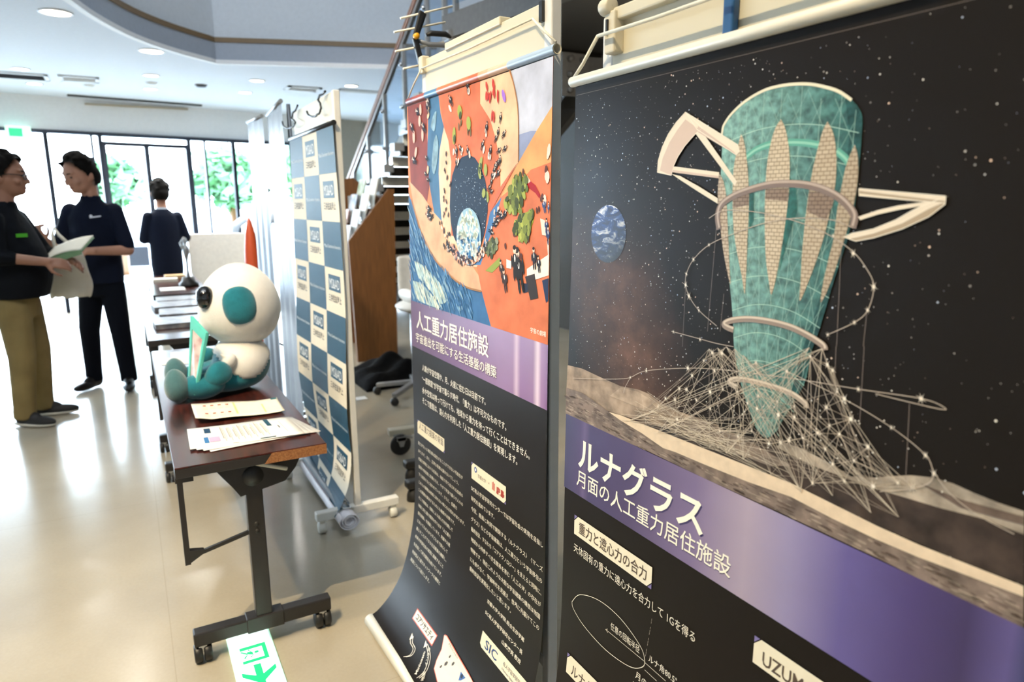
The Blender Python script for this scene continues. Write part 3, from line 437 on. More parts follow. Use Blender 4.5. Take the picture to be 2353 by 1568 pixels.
struct(MB().bx(6.1, 6.2, -4, 13.4, 0, 6.4).obj('wall_right', MT['wall_grey']))
b = MB().bx(-9, 6.2, -4, 8.6, 6.4, 6.5); struct(b.obj('ceiling', MT['wall_white']))
# back wall: header, piers and glazing
def wbox(b, t0, t1, z0, z1, d0, d1, m=0):
    P = [wp(t, z, d) for t in (t0, t1) for d in (d0, d1) for z in (z0, z1)]
    return b.add(P, [(0, 1, 3, 2), (4, 6, 7, 5), (0, 4, 5, 1), (2, 3, 7, 6), (0, 2, 6, 4), (1, 5, 7, 3)], m)
struct(wbox(MB(), -8.2, 7.6, 2.38, 2.82, 0, .12).obj('wall_back', MT['wall_white']))
struct(wbox(MB(), 4.45, 5.3, 0, 2.8, -.04, .12).obj('wall_pier', MT['wall_grey']))
struct(wbox(MB(), -8.2, 7.6, 2.34, 2.385, -.03, .1).obj('trim_3', MT['frame_dark']))
def tw(p): return (Vector(p)-W0).dot(WD)
M1, D1, DC, DR, M4 = tw((-.77, 10.945, 0)), tw((-.166, 11.071, 0)), tw((.38, 11.184, 0)), tw((.939, 11.3, 0)), tw((1.561, 11.429, 0))
def window(name, t0, t1, mull=(), z1=2.34):
    b = MB()
    for t, wd in [(t0, .05), (t1, .05)] + [(q, .03) for q in mull]: wbox(b, t-wd/2, t+wd/2, 0, z1, 0, .06)
    o = struct(b.obj(name, MT['frame_dark']))
    wbox(MB(), t0, t1, .004, z1, .025, .032).obj('pane', GLASS, o); return o
window('window_1', -8.1, M1-2.2, (-6.5, -5, -3.4)); window('window_2', M1-2.2, M1, (M1-1.1,)); window('window_3', M1, D1, (D1-.1,)); window('window_4', DR, M4, (DR+.22,)); window('window_5', M4, 4.47, (M4+.75, M4+1.45)); window('window_6', 5.28, 7.5, (6.4,))
b = MB()
for t, wd in ((D1+.03, .05), (DC, .06), (DR-.03, .05)): wbox(b, t-wd/2, t+wd/2, 0, 2.25, -.02, .05)
wbox(b, D1, DR, 2.22, 2.27, -.02, .05)
d1 = struct(b.obj('door_1', MT['frame_dark']))
wbox(MB(), D1, DC, .01, 2.22, .01, .018).obj('leaf_pane', GLASS, d1); wbox(MB(), DC, DR, .01, 2.22, .01, .018).obj('leaf_pane', GLASS, d1)
wbox(MB(), D1, DR, 2.27, 2.34, .01, .018).obj('transom_pane', GLASS, d1)
# ------------------------------------------------------------------ outside
def tree(x, y, h, r, label, seed):
    rnd = random.Random(seed); t = thing('tree', label, 'tree', (x, y, -.02), 'trees outside the entrance glass')
    MB().tube([(x, y, -.02), (x+.05, y, h*.4), (x, y+.1, h*.75)], [.12, .09, .04], 8).obj('trunk', MT['rack_wood'], t)
    b = MB()
    for i in range(520):
        a, e = rnd.random()*2*pi, rnd.random()*pi; q = r*(.45+.55*rnd.random())
        c = Vector((x+q*sin(e)*cos(a), y+q*sin(e)*sin(a), h*.72+q*cos(e)*.8)); R = Matrix.Rotation(rnd.random()*6, 3, (rnd.random()-.5, rnd.random()-.5, rnd.random()))
        l = .16+.12*rnd.random(); b.add([c+R @ Vector(v) for v in ((-l, 0, 0), (0, -l*.5, .03), (l, 0, 0), (0, l*.5, .03))], [(0, 1, 2, 3)])
    b.obj('crown', MT['foliage'], t)
tree(-.1, 16.6, 2.6, .55, 'small green tree beyond the double glass doors', 1)
tree(2.0, 15.6, 2.7, .75, 'bushy green tree beyond the window right of the doors', 2)
tree(4.2, 18.5, 3.0, .9, 'green tree beyond the glass behind the tall silver banners', 3)
b = MB().bx(-.53, .46, 18.9, 19.3, -.02, .44); tag(b.obj('planter', MT['planter'], bevel=.02), 'low dark blue block outside the glass doors', 'planter')
# ------------------------------------------------------------------ ceiling fittings
for x, y, l in [(-.278, 6.296, 'largest downlight, at the top left by the curved ceiling edge'), (.378, 7.414, 'large round downlight beside the curve, left of the ceiling corner'), (.418, 8.76, 'small downlight in line behind the large one near the ceiling corner'),
        (1.482, 8.578, 'small downlight above the silver banners, nearer of two'), (2.524, 8.444, 'downlight above the checkered banner beside the stair rail'), (1.488, 9.517, 'small downlight above the silver banners, farther of two'),
        (-.766, 8.954, 'downlight above the square ceiling grille at upper left'), (-.736, 9.935, 'downlight behind the square ceiling grille at upper left'), (.445, 9.747, 'faint downlight right above the black ceiling slot'), (-.93, 7.6, 'downlight cut by the left edge of the photo')]:
    t = thing('downlight', l, 'ceiling light', (x, y, 2.8), 'round downlights in the low ceiling'); r = .098 if y < 8 else .075
    MB().lathe([(r+.014, 2.8), (r+.014, 2.792), (r, 2.79), (r-.004, 2.797)], (x, y, 0), 28).obj('trim_ring', MT['lamp_ring'], t)
    MB().lathe([(0.0005, 2.794), (r-.004, 2.796)], (x, y, 0), 28).obj('lens', MT['light_lens'], t)
    lamp('downlight_lamp', 'SPOT', (x, y, 2.785), (x, y, 0), 230 if y > 8.5 else 40, (1, .96, .9), spot_size=radians(150), spot_blend=1, shadow_soft_size=r*.8)
def grille(x0, x1, y0, y1, l, m='vent'):
    t = thing('air_grille', l, 'air vent', ((x0+x1)/2, (y0+y1)/2, 2.8), 'air grilles in the ceiling')
    b = MB().bx(x0, x1, y0, y0+.05, 2.785, 2.8).bx(x0, x1, y1-.05, y1, 2.785, 2.8).bx(x0, x0+.04, y0, y1, 2.785, 2.8).bx(x1-.04, x1, y0, y1, 2.785, 2.8)
    b.obj('frame', MT[m], t); b = MB()
    for i in range(5): y = y0+.05+(y1-y0-.1)*(i+.5)/5; b.box(((x0+x1)/2, y, 2.79), (x1-x0-.08, (y1-y0)*.1, .01), 0, Matrix.Rotation(.5, 3, 'X'))
    b.obj('louvre', MT['frame_dark' if x0 < -.9 else m], t)
grille(-1.4, -.56, 9.2, 9.6, 'dark slatted square ceiling grille at upper left'); grille(-.46, -.08, 9.15, 9.5, 'pale square ceiling grille right of the dark slatted one'); grille(1.86, 2.26, 8.75, 9.05, 'pale ceiling grille above the checkered banner'); grille(2.46, 3.0, 8.7, 8.85, 'narrow dark ceiling grille beside the stair rail')
for (a, c), m, l in [(((-.461, 10.70), (1.118, 10.95)), 'slot_dark', 'long black linear slot in the ceiling before the entrance'), (((-.291, 11.02), (.965, 11.28)), 'slot_tan', 'thin tan linear slot on the white header behind the black one')]:
    zz = (2.79, 2.79) if m == 'slot_dark' else (2.735, 2.77); b = MB().beam((a[0], a[1], zz[0]), (c[0], c[1], zz[1]), .07 if m == 'slot_dark' else .03, .02); tag(b.obj('ceiling_slot', MT[m]), l, 'air slot')
for x, y, l in [(-.19, 9.757, 'small pale ceiling disc left of the faint downlight'), (.952, 9.175, 'small dark ceiling sensor between the downlights'), (.435, 9.25, 'small flat ceiling disc between two downlights')]:
    tag(MB().lathe([(.0005, 2.775), (.05, 2.775), (.07, 2.8)], (x, y, 0), 20).obj('ceiling_sensor', MT['slot_dark' if x > .9 else 'vent']), l, 'sensor')
t = thing('exit_sign', 'small green exit sign hanging over the left windows', 'exit sign', tuple(wp(tw((-1.058, 10.886, 0)), 2.31, -.12)))
tt = tw((-1.058, 10.886, 0)); wbox(MB(), tt-.13, tt+.13, 2.24, 2.4, -.14, -.1).obj('housing', MT['sign_edge'], t); wbox(MB(), tt-.1, tt+.04, 2.27, 2.37, -.145, -.139).obj('pictogram', MT['sign_green'], t)
# ------------------------------------------------------------------ staircase, landing
st = thing('staircase', 'open staircase with dark treads, glass rail and wooden handrail', 'stairs', (2.2, 7.2, 0))
NS = range(-3, 13)
def step(j): return 5.74+.3*j, 2.097-.17*j
for j in NS:
    y, z = step(j)
    if z < .1: continue
    MB().bx(2.22, 3.5, y-.05, y+.27, z-.075, z-.0).obj('tread', MT['tread_dark'], st)
    MB().bx(2.23, 3.5, y+.235, y+.25, z-.168, z-.078).obj('riser', MT['riser_white'], st)
    MB().bx(2.14, 2.235, y-.08, y+.04, z-.05, z+.02).bx(2.20, 2.222, y-.05, y+.27, z-.085, z+.005).obj('bracket', MT['steel_grey'], st, bevel=.004)
y0, z0 = step(-3.5); y1, z1 = step(12)
for x in (3.05, 3.42): MB().beam((x, y0, z0-.24), (x, y1, z1-.24), .06, .2).obj('stringer', MT['dark_steel'], st)
def rail(y): return 1.597 + (7.75-y)*.6167
MB().beam((2.2, 9.4, rail(9.4)), (2.2, 4.6, rail(4.6)), .055, .05).obj('handrail', MT['rail_wood'], st, bevel=.01)
MB().beam((2.2, 9.4, rail(9.4)-.05), (2.2, 4.6, rail(4.6)-.05), .03, .04).obj('rail_channel', MT['steel_grey'], st)
ps = [4.75+.53*i for i in range(9)]
for y in ps:
    zt = rail(y)-.05; zb = 2.097-.17*(y-5.74)/.3+.0
    MB().beam((2.2, y, zb-.02), (2.2, y, zt), .035, .035, upv=(0, 1, 0)).obj('post', MT['steel_grey'], st)
    for f in (.25, .75): MB().ell((2.17, y, zb+(zt-zb)*f), (.02,)*3, 0, 10).obj('glass_clamp', MT['chrome'], st)
for y, q in zip(ps, ps[1:]):
    za, zb = 2.097-.17*(y-5.74)/.3, 2.097-.17*(q-5.74)/.3
    MB().prism([(2.2, y+.03, za+.06), (2.2, q-.03, zb+.06), (2.2, q-.03, rail(q)-.1), (2.2, y+.03, rail(y)-.1)], (.008, 0, 0)).obj('glass_panel', GLASS_RAIL, st)
LN = [(2.169, 4.874), (2.60, 2.4), (2.95, .3), (2.95, -3.9), (6.1, -3.9), (6.1, 4.874)]
b = MB(); tr = tessellate_polygon([[Vector((x, y, 0)) for x, y in LN]])
b.add([(x, y, 2.6) for x, y in LN], tr); b.add([(x, y, 2.72) for x, y in LN], tr)
struct(b.obj('wall_landing', MT['dark_wall']))
b = MB()
for a, c in zip(LN[:3], LN[1:4]): b.beam((*a, 2.66), (*c, 2.66), .05, .16)
b.beam((2.17, 4.874, 2.66), (6.1, 4.874, 2.66), .05, .16)
struct(b.obj('trim_4', MT['dark_steel']))
lb = thing('balustrade', 'glass landing balustrade above the steel edge beam', 'balustrade', (2.4, 3.6, 2.74))
for i in range(6):
    t = i/5; x, y = 2.169+(2.6-2.169)*t, 4.874+(2.4-4.874)*t
    MB().beam((x, y, 2.72), (x, y, 3.65), .035, .035, upv=(0, 1, 0)).obj('post', MT['steel_grey'], lb)
    if i < 5:
        t2 = (i+1)/5; x2, y2 = 2.169+(2.6-2.169)*t2, 4.874+(2.4-4.874)*t2
        MB().prism([(x, y-.03, 2.8), (x2, y2+.03, 2.8), (x2, y2+.03, 3.58), (x, y-.03, 3.58)], (.008, 0, 0)).obj('glass_panel', GLASS_RAIL, lb)
MB().beam((2.169, 4.874, 3.68), (2.6, 2.4, 3.68), .055, .05).obj('handrail', MT['rail_wood'], lb)
lamp('landing_fill', 'POINT', (2.75, 2.9, 2.35), (2.75, 2.9, 0), 14, WARM2, shadow_soft_size=.08)  # added fill light, brightens the steelwork under the landing
# bolted steel under the landing, seen between the boards
b = MB().beam((2.6, 4.5, 2.35), (4.4, 4.2, 2.35), .1, .22).obj('trim_5', MT['dark_steel']); struct(b)
b = MB().bx(2.70, 2.92, 4.14, 4.16, 2.14, 2.42)
for i in range(2):
    for j in range(3): b.lathe([(.0005, .03), (.022, .03), (.022, 0)], (2.76+.1*i, 4.14, 2.18+.1*j), 8, 0, Matrix.Rotation(pi/2, 3, 'X'))
struct(b.obj('trim_6', MT['dark_steel']))
struct(MB().bx(4.3, 4.4, 1.5, 7.5, 0, 2.6).obj('wall_stair', MT['dark_wall']))  # dark wall colour stands in for the shade under the landing
# ------------------------------------------------------------------ folding tables
def table(x0, x1, y0, y1, label, detail=True):
    zt = .682; t = thing('folding_table', label, 'table', ((x0+x1)/2, (y0+y1)/2, 0), 'rosewood topped folding tables in a row')
    top = MB().bx(x0, x1, y0, y1, zt-.006, zt).obj('tabletop', WOOD, t, bevel=.002)
    MB().bx(x0, x1, y0+.0005, y1, zt-.034, zt-.006).obj('edge_band', MT['edge_black'], top, bevel=.002)
    if detail: # torn edging bares the chipboard on the right half of the near end
        MB().prism([(x0+.245, y0-.0012, zt-.034), (x1+.001, y0-.0012, zt-.034), (x1+.001, y0-.0012, zt-.003), (x0+.268, y0-.0012, zt-.003)], (0, .01, 0)).obj('bare_chipboard', MT['particle_board'], top)
    xc = (x0+x1)/2
    for s, y in ((1, y0+.09), (-1, y1-.09)):
        lg = MB().bx(xc-.024, xc+.026, y-.02, y+.02, .1, .6).obj('leg', MT['black_steel'], t, bevel=.003)
        for k in (.43, .405): MB().lathe([(.0005, .004), (.006, .004), (.008, 0)], (xc, y-.02, k), 10, 0, Matrix.Rotation(pi/2, 3, 'X')).obj('bolt', MT['rubber'], lg)
        MB().prism([(x0+.1, y-.024, zt-.035), (x1-.06, y-.024, zt-.035), (x1-.085, y-.024, zt-.085), (x1-.12, y-.024, zt-.125), (xc+.045, y-.024, zt-.135), (xc-.04, y-.024, zt-.15), (x0+.155, y-.024, zt-.115), (x0+.13, y-.024, zt-.08)], (0, .05, 0)).obj('hinge_bracket', MT['black_steel'], t)
        MB().lathe([(.0005, -.028), (.032, -.028), (.032, .028), (.0005, .028)], (xc, y, .592), 18, 0, Matrix.Rotation(pi/2, 3, 'X')).obj('pivot', MT['black_plastic'], t)
        ft = MB().bx(x0+.004, x1, y-.022, y+.022, .062, .108).obj('foot', MT['black_steel'], t, bevel=.005)
        MB().bx(xc-.055, xc+.06, y-.026, y+.026, .06, .112).obj('foot_collar', MT['black_steel'], t, bevel=.003)
        for x in (x0+.028, x1-.028):
            c = MB().lathe([(.0005, -.012), (.026, -.012), (.03, -.008), (.03, .008), (.026, .012), (.0005, .012)], (x-.014, y, .03), 18, 0, Matrix.Rotation(pi/2, 3, 'Y')).lathe([(.0005, -.012), (.026, -.012), (.03, -.008), (.03, .008), (.026, .012), (.0005, .012)], (x+.014, y, .03), 18, 0, Matrix.Rotation(pi/2, 3, 'Y'))
            c.obj('caster', MT['black_plastic'], t); MB().bx(x-.012, x+.012, y-.015, y+.015, .03, .064).obj('caster_stem', MT['chrome'], t)
    # folding strut on the left with its drop bar, release lever, and the long brace
    for s, y in ((1, y0+.09), (-1, y1-.09)):
        MB().bx(x0+.004, x0+.02, y-.012, y+.012, .34, zt-.034).bx(x0, x0+.05, y-.014, y+.014, zt-.075, zt-.034).obj('drop_bar', MT['black_steel'], t)
        MB().beam((x0+.022, y, .36), (xc-.02, y, .40), .01, .012).prism([(x0+.02, y-.012, .385), (x0+.06, y-.008, .376), (x0+.06, y-.008, .366), (x0+.02, y-.012, .345)], (0, .02, 0)).obj('strut', MT['black_steel'], t)
        MB().beam((xc, y+s*.02, .5), (xc, y+s*.42, zt-.05), .018, .018).obj('brace', MT['black_steel'], t)
    MB().beam((xc+.0, y0+.06, zt-.045), (xc+.1, y0+.035, zt-.075), .012, .012).obj('release_lever', MT['cream_plastic'], t, bevel=.004)
    return t
table(.055, .487, 2.089, 3.92, 'nearest dark rosewood folding table on casters, one end chipped')
table(.05, .485, 4.25, 6.08, 'second dark folding table, behind the plush toy, with magazines', False)
table(.15, .60, 6.45, 8.2, 'farthest dark folding table, in front of the white board', False)
# ------------------------------------------------------------------ boards on castered feet
def board(label, xf, y0, y1, ztop, step=None, ft=.175):
    """face at x = xf looking to -x"""
    t = thing('display_board', label, 'display board', (xf+.015, (y0+y1)/2, 0), 'cream display boards on castered feet')
    MB().bx(xf, xf+.024, y0+.02, y1-.02, .3, ztop).obj('panel', MT['board_cream'], t, bevel=.003)
    for y in (y0, y1-.03):
        MB().bx(xf-.001, xf+.026, y, y+.03, .06, ztop+.004).obj('post', MT['white_steel'] if False else MT['board_side'], t, bevel=.004)
        f = MB().bx(xf-ft, xf+.2, y-.005, y+.035, .062, .1).obj('foot', MT['white_steel'], t, bevel=.004)
        for x in (xf-ft+.025, xf+.175):
            MB().lathe([(.0005, -.016), (.022, -.016), (.026, -.012), (.026, .012), (.022, .016), (.0005, .016)], (x, y+.015, .027), 16, 0, Matrix.Rotation(pi/2, 3, 'Y')).bx(x-.012, x+.012, y+.003, y+.027, .027, .064).obj('caster', MT['caster_white'], t)
    MB().bx(xf-.002, xf+.026, y0+.02, y1-.02, .28, .31).obj('bottom_rail', MT['white_steel'], t)
    if step: # raised strip along the top middle
        MB().bx(xf-.006, xf+.026, step[0], step[1], ztop-.006, ztop+.013).obj('top_rail', MT['board_cream'], t, bevel=.003)
    return t
bd = board('cream board at the right edge behind the moon base poster', .742, .24, 1.012, 1.722)
MB().bx(.728, .768, .30, .968, 1.71, 1.73).obj('top_rail', MT['board_cream'], bd, bevel=.003)
MB().bx(.722, .744, .955, .982, 1.66, 1.725).lathe([(.0005, -.012), (.0135, -.012), (.0135, .012), (.0005, .012)], (.726, .978, 1.733), 18, 0, Matrix.Rotation(pi/2, 3, 'X')).obj('corner_clip', MT['cream_plastic'], bd, bevel=.003)
MB().bx(.7185, .7225, .97, .974, 1.69, 1.712).bx(.716, .723, .985, .989, 1.686, 1.694).obj('clip_slot', MT['hook_black'], bd)
bd = board('cream board in the middle behind the orange artwork poster', .808, 1.279, 1.99, 1.83, step=(1.495, 1.81), ft=.075)
MB().bx(.8, .81, 1.305, 1.318, 1.79, 1.83).obj('slot_strip', MT['hook_black'], bd)
MB().bx(.795, .82, 1.955, 1.985, 1.79, 1.838).obj('corner_clip', MT['cream_plastic'], bd, bevel=.004)
board('cream board holding the blue checkered banner', .777, 2.845, 3.585, 1.862)
# ------------------------------------------------------------------ moon base poster (right)
SH1 = Sheet(1.06, .83, [(1.622, .72), (1.394, .717), (1.234, .713), (1.066, .709), (.87, .705), (.608, .700), (.444, .688), (.30, .66), (.16, .59), (.09, .5)])
def spacesheet():
    m = bpy.data.materials.new('printed_space'); m.use_nodes = True; t = m.node_tree; b = t.nodes['Principled BSDF']
    u = N(t, 'UVMap', uv_map='UVMap'); s = N(t, 'SeparateXYZ'); t.links.new(u.outputs[0], s.inputs[0])
    def math(op, a, c=None, k=None):
        n = N(t, 'Math', operation=op)
        for i, q in enumerate((a, c, k)):
            if q is None: continue
            if isinstance(q, (int, float)): n.inputs[i].default_value = q
            else: t.links.new(q, n.inputs[i])
        return n.outputs[0]
    U, Q = s.outputs['X'], s.outputs['Y']
    n1 = N(t, 'TexNoise', Scale=7, Detail=8, Roughness=.62); t.links.new(u.outputs[0], n1.inputs['Vector'])
    n2 = N(t, 'TexNoise', Scale=24, Detail=6, Roughness=.65); t.links.new(u.outputs[0], n2.inputs['Vector'])
    d = math('ABSOLUTE', math('SUBTRACT', U, math('MULTIPLY_ADD', Q, .52, -.06)))
    band = math('MAXIMUM', math('SUBTRACT', 1.0, math('DIVIDE', d, .17)), 0)
    lowr = math('MULTIPLY', math('LESS_THAN', Q, .6), math('MINIMUM', math('MAXIMUM', math('DIVIDE', math('SUBTRACT', Q, .2), .12), 0), 1))
    neb = math('MULTIPLY', math('MULTIPLY', band, lowr), math('MULTIPLY', math('POWER', n1.outputs['Fac'], 1.6), math('MULTIPLY', n2.outputs['Fac'], 3.4)))
    c1 = N(t, 'MixRGB'); c1.inputs[1].default_value = (*lin('1d1916'), 1); c1.inputs[2].default_value = (*lin('6e5347'), 1); t.links.new(math('MINIMUM', neb, 1), c1.inputs[0])
    blue = math('MULTIPLY', math('MAXIMUM', math('SUBTRACT', 1.0, math('DIVIDE', math('ABSOLUTE', math('SUBTRACT', U, .06)), .13)), 0), math('MAXIMUM', math('SUBTRACT', 1.0, math('DIVIDE', math('ABSOLUTE', math('SUBTRACT', Q, .16)), .2)), 0))
    c2 = N(t, 'MixRGB'); c2.inputs[2].default_value = (*lin('2c3542'), 1); t.links.new(c1.outputs[0], c2.inputs[1]); t.links.new(math('MULTIPLY', math('MULTIPLY', blue, n1.outputs['Fac']), 1.3), c2.inputs[0])
    t.links.new(c2.outputs[0], b.inputs['Base Color']); b.inputs['Roughness'].default_value = .38; b.inputs['Specular IOR Level'].default_value = .09
    return m
def blacksheet(name, col): return mat(name, col, .4, var=.06, spec=.12)
po = thing('moon_base_poster', 'large dark space poster with teal tower, nearest on the right', 'poster', (.715, .645, 1.63))
sheet_obj(SH1, 'sheet', spacesheet(), po)
MB().tube([(.7165, 1.066, 1.6285), (.7165, .224, 1.6285)], .0088, 18).obj('rod', MT['rod_white'], po)
MB().tube([(.50, 1.066, .05), (.50, .224, .05)], .015, 14).obj('bottom_tube', MT['rod_white'], po)
MB().tube([(.7165, 1.062, 1.634), (.714, 1.03, 1.653), (.713, .987, 1.689)], .0031, 8).tube([(.713, .987, 1.689), (.714, .85, 1.6865), (.714, .55, 1.6865), (.713, .30, 1.689), (.7165, .228, 1.634)], .0031, 8).obj('cord', MT['cord'], po)
PR = printmat('ink'); PRT = None
def tealprint():
    m = printmat('printed_teal', .4, .55, 95); t = m.node_tree; b = t.nodes['Principled BSDF']
    return m
i1 = Ink(SH1); rnd = random.Random(11)
O = .0004
# stars
for k in range(3000):
    u, q = rnd.random()*.82+.004, .02+rnd.random()*.6
    if rnd.random() < min(.85, max(0, (u-.25)*1.5)): continue
    r = .0003+.00095*rnd.random()**3.2
    i1.disc(u, q, r*(1.0 if u < .4 else 1.1), O, rnd.choice(['e9e4da', 'f6efe2', 'c8d4e6', 'e8c8b0', 'bfb8ae', '8f8a84']), 5)
i1.line([(.004, .0165), (.826, .0165)], .0006, O, '6d635a', k=1)
# far moon relief, bright rim, near ground
mc = ['9a8672', 'a59887', '40352e', 'd9c3a6', '7d6d62', 'b09a84', '8a7a6c', '2a221e', '6b5b50']
for k in (0, 1, 2, 5, 6): i1.poly(ART_MOON['moon'][k], O+.0001*(1+k), mc[k], 1)
i1.poly(ART_MOON['moon'][8], O+.0007, mc[8], 1)
i1.poly(ART_MOON['moon'][7], O+.0008, mc[7], 1); i1.poly(ART_MOON['moon'][3], O+.0009, mc[3], 2); i1.poly(ART_MOON['moon'][4], O+.00095, mc[4], 1)
MG = [(x*1e-4, y*1e-4) for x, y in ART_MOON['moon'][4]]
for k in range(700): # streaks and craters on the ground
    u = rnd.random()*.82; q = .60-.06*rnd.random()-.002
    if not (inside((u, q), MG) and inside((u, q-.004), MG)): continue
    i1.disc(u, q, .003+.009*rnd.random(), O+.001, rnd.choice(['8f8073', '6a5a4f', '9b8b7b', '5b4d44']), 8, 1, .0006+.0014*rnd.random(), .04)
# globe
e = ART_MOON['earth']; eu, eq, er = e[0][0]*1e-4, e[0][1]*1e-4, .0484
gv = []; gc = []; gf = []; RN, AN = 10, 36
for i in range(RN+1):
    for k in range(AN):
        r_, an = er*i/RN, 2*pi*k/AN; u, q = r_*cos(an), r_*sin(an); d_ = min(1, max(0, .62-(u*.45+q*.8)/er*.75)); gv.append((eu+u, eq+q)); gc.append((d_, d_, d_*1.05, 1))
gf = [(i*AN+k, i*AN+(k+1) % AN, (i+1)*AN+(k+1) % AN, (i+1)*AN+k) for i in range(RN) for k in range(AN)]
i1.raw(gv, gf, O, gc, 3)
# tower
def towercol(u, q):
    a = lin('8ab5ab'); c = lin('2d5d59'); d = lin('4f8288'); t = min(1, max(0, (u-.32)/.24)); 
    x = [a[i]*(1-t)+c[i]*t for i in range(3)]
    if q > .50: s_ = min(1, (q-.50)/.1); x = [x[i]*(1-s_)+d[i]*s_*.8 for i in range(3)]
    return (*x, 1)
T0 = [(a*1e-4, c*1e-4) for a, c in i1.curve(ART_MOON['tower'], 3)]
def span(q):
    xs = []
    for a, c in zip(T0, T0[1:]+T0[:1]):
        if (a[1] > q) != (c[1] > q): xs.append(a[0]+(c[0]-a[0])*(q-a[1])/(c[1]-a[1]))
    return (min(xs), max(xs)) if len(xs) > 1 else None
q0, q1 = min(p[1] for p in T0), max(p[1] for p in T0)
vs = []; cs = []; fs = []; rows = 90; cols = 14; spans = []
for i in range(rows+1):
    q = q0+(q1-q0)*(.001+.998*i/rows); a, c = span(q); spans.append((q, a, c))
    for j in range(cols+1):
        u = a+(c-a)*j/cols; vs.append((u, q)); cs.append(towercol(u, q))
fs = [(i*(cols+1)+j, i*(cols+1)+j+1, (i+1)*(cols+1)+j+1, (i+1)*(cols+1)+j) for i in range(rows) for j in range(cols)]
i1.raw(vs, fs, O+.0011, cs, 4)
i1.poly(ART_MOON['towerdark'], O+.0012, '264f4c', 4)
IR = 18; QR = spans[IR][0]
def clipline(p, *z, **kw):
    run = []
    for g in p+[None]:
        if g is not None and inside(g, T0): run.append(g)
        else:
            if len(run) > 1: i1.line(run, *z, **kw)
            run = []
def tw_at(f, q):
    i = min(rows-1, max(0, int((q-q0)/(q1-q0)*rows))); _, a, c = spans[i]
    if q < QR: _, a0, c0 = spans[IR]; _, a1, c1 = spans[IR+8]; k = (q-QR)/(spans[IR+8][0]-QR); a, c = a0+(a1-a0)*k, c0+(c1-c0)*k
    return a+(c-a)*f
for f in (.08, .2, .33, .46, .6, .73, .86, .95): clipline([(tw_at(f, q0+.004+(q1-q0-.01)*k/24), q0+.004+(q1-q0-.01)*k/24) for k in range(25)], .0005, O+.0013, '9fc2b4', k=1)
for k in range(20): # diagonal lattice
    for s_ in (1, -1):
        f0 = -.9+k*.14 if s_ > 0 else 1.9-k*.14; p = []
        for i in range(30):
            q = q0+.01+(q1-q0-.02)*i/29; f = f0+s_*1.1*i/29
            if .02 < f < .98: p.append((tw_at(f, q), q))
        if len(p) > 2: clipline(p, .0004, O+.0013, '95b8aa', k=1)
for k in range(11):
    q = q0+.05+k*.037; a, c = tw_at(.02, q), tw_at(.98, q); i1.line(i1.curve([(a, q+.012), (a+(c-a)*.25, q), (a+(c-a)*.5, q-.003), (a+(c-a)*.75, q+.002), (c, q+.015)]), .0006, O+.0013, 'b9dcc8', k=1)
i1.line(i1.curve(ART_MOON['rim'], 4), .0035, O+.0014, 'e2d9bf')
for p in ART_MOON['ringG']: i1.line(i1.curve(p), .0085, O+.0014, '5c9f8c'); i1.line(i1.curve(p), .003, O+.0015, '8cc4ae')
for k, p in enumerate(ART_MOON['petals']): i1.poly(i1.curve(p+[p[0]], 3)[:-1], O+.0016, ['c6b69c', 'cbbba1', 'bfae95', 'b3a28a', 'bcab95'][k], 5)
for p in ART_MOON['petalsh'][2:]: i1.poly(p, O+.0017, '8b7766', 5)
for p in ART_MOON['petalsh'][:2]: i1.poly(p, O+.0015, '2a6259', 4)
for p in ART_MOON['armL']+ART_MOON['armR']: i1.poly(p, O+.0018, 'dfd2bd')
for p in ART_MOON['armLs']: i1.poly(p, O+.0019, 'c9b2a1')
for p in ART_MOON['armRs']: i1.poly(p, O+.0019, 'a9977f')
for p in ART_MOON['armL'][:2]+ART_MOON['armR'][:1]+ART_MOON['armR'][2:]: i1.line(p, .0009, O+.002, 'e9dfcc', closed=True)
for key, wd, c, c2 in (('ringA', .0092, '7c6b62', 'b3a194'), ('ringB', .0085, '8e7e72', 'cbbba9'), ('ringC', .0075, 'a99a8a', 'd6c8b5')):
    p = i1.curve(ART_MOON[key]); i1.line(p, wd, O+.0021, c); i1.line([(a, b_-wd*2500) for a, b_ in p], wd*.35, O+.0022, c2)
# orbits, hanging lines and the light net
for p in ART_MOON['loops']: i1.line(i1.curve(p), .0009, O+.0023, 'b9aa9a')
for p in ART_MOON['verts']: i1.line(p, .0005, O+.0023, '8a7c72')
nd = ART_MOON['nodes']
for a in ART_MOON['net_top']:
    for g in rnd.sample(ART_MOON['net_gnd'], 7): i1.line([a, g], .0005, O+.0024, rnd.choice(['cbbba6', 'a39484', 'd8cab4']))
for k, a in enumerate(nd):
    for c in sorted(nd, key=lambda c: (c[0]-a[0])**2+(c[1]-a[1])**2)[1:5]: i1.line([a, c], .0005, O+.0024, 'c9b9a4')
    for g in rnd.sample(ART_MOON['net_gnd'], 1): i1.line([a, g], .0004, O+.0024, 'a89a8a')
for k in range(55):
    g, h = rnd.sample(ART_MOON['net_gnd'][:9], 2); i1.line([(g[0]+rnd.randint(-300, 300), g[1]+rnd.randint(-150, 60)), (h[0]+rnd.randint(-300, 300), h[1]-rnd.randint(0, 500))], .0004, O+.0024, 'd9cab2')
for a in nd+ART_MOON['loopnodes']:
    r = .0011+.0012*rnd.random(); i1.disc(a[0]*1e-4, a[1]*1e-4, r, O+.0025, 'fbf3e4', 8)
    for g in (0, pi/2, pi/4): i1.disc(a[0]*1e-4, a[1]*1e-4, r*3.2, O+.0025, 'e6d8c4', 4, 0, r*.28, g+.4)
for k in range(60):
    a = rnd.choice(nd); i1.disc(a[0]*1e-4+rnd.gauss(.02, .02), a[1]*1e-4+rnd.gauss(0, .015), .0009, O+.0025, 'efe6d6', 6)
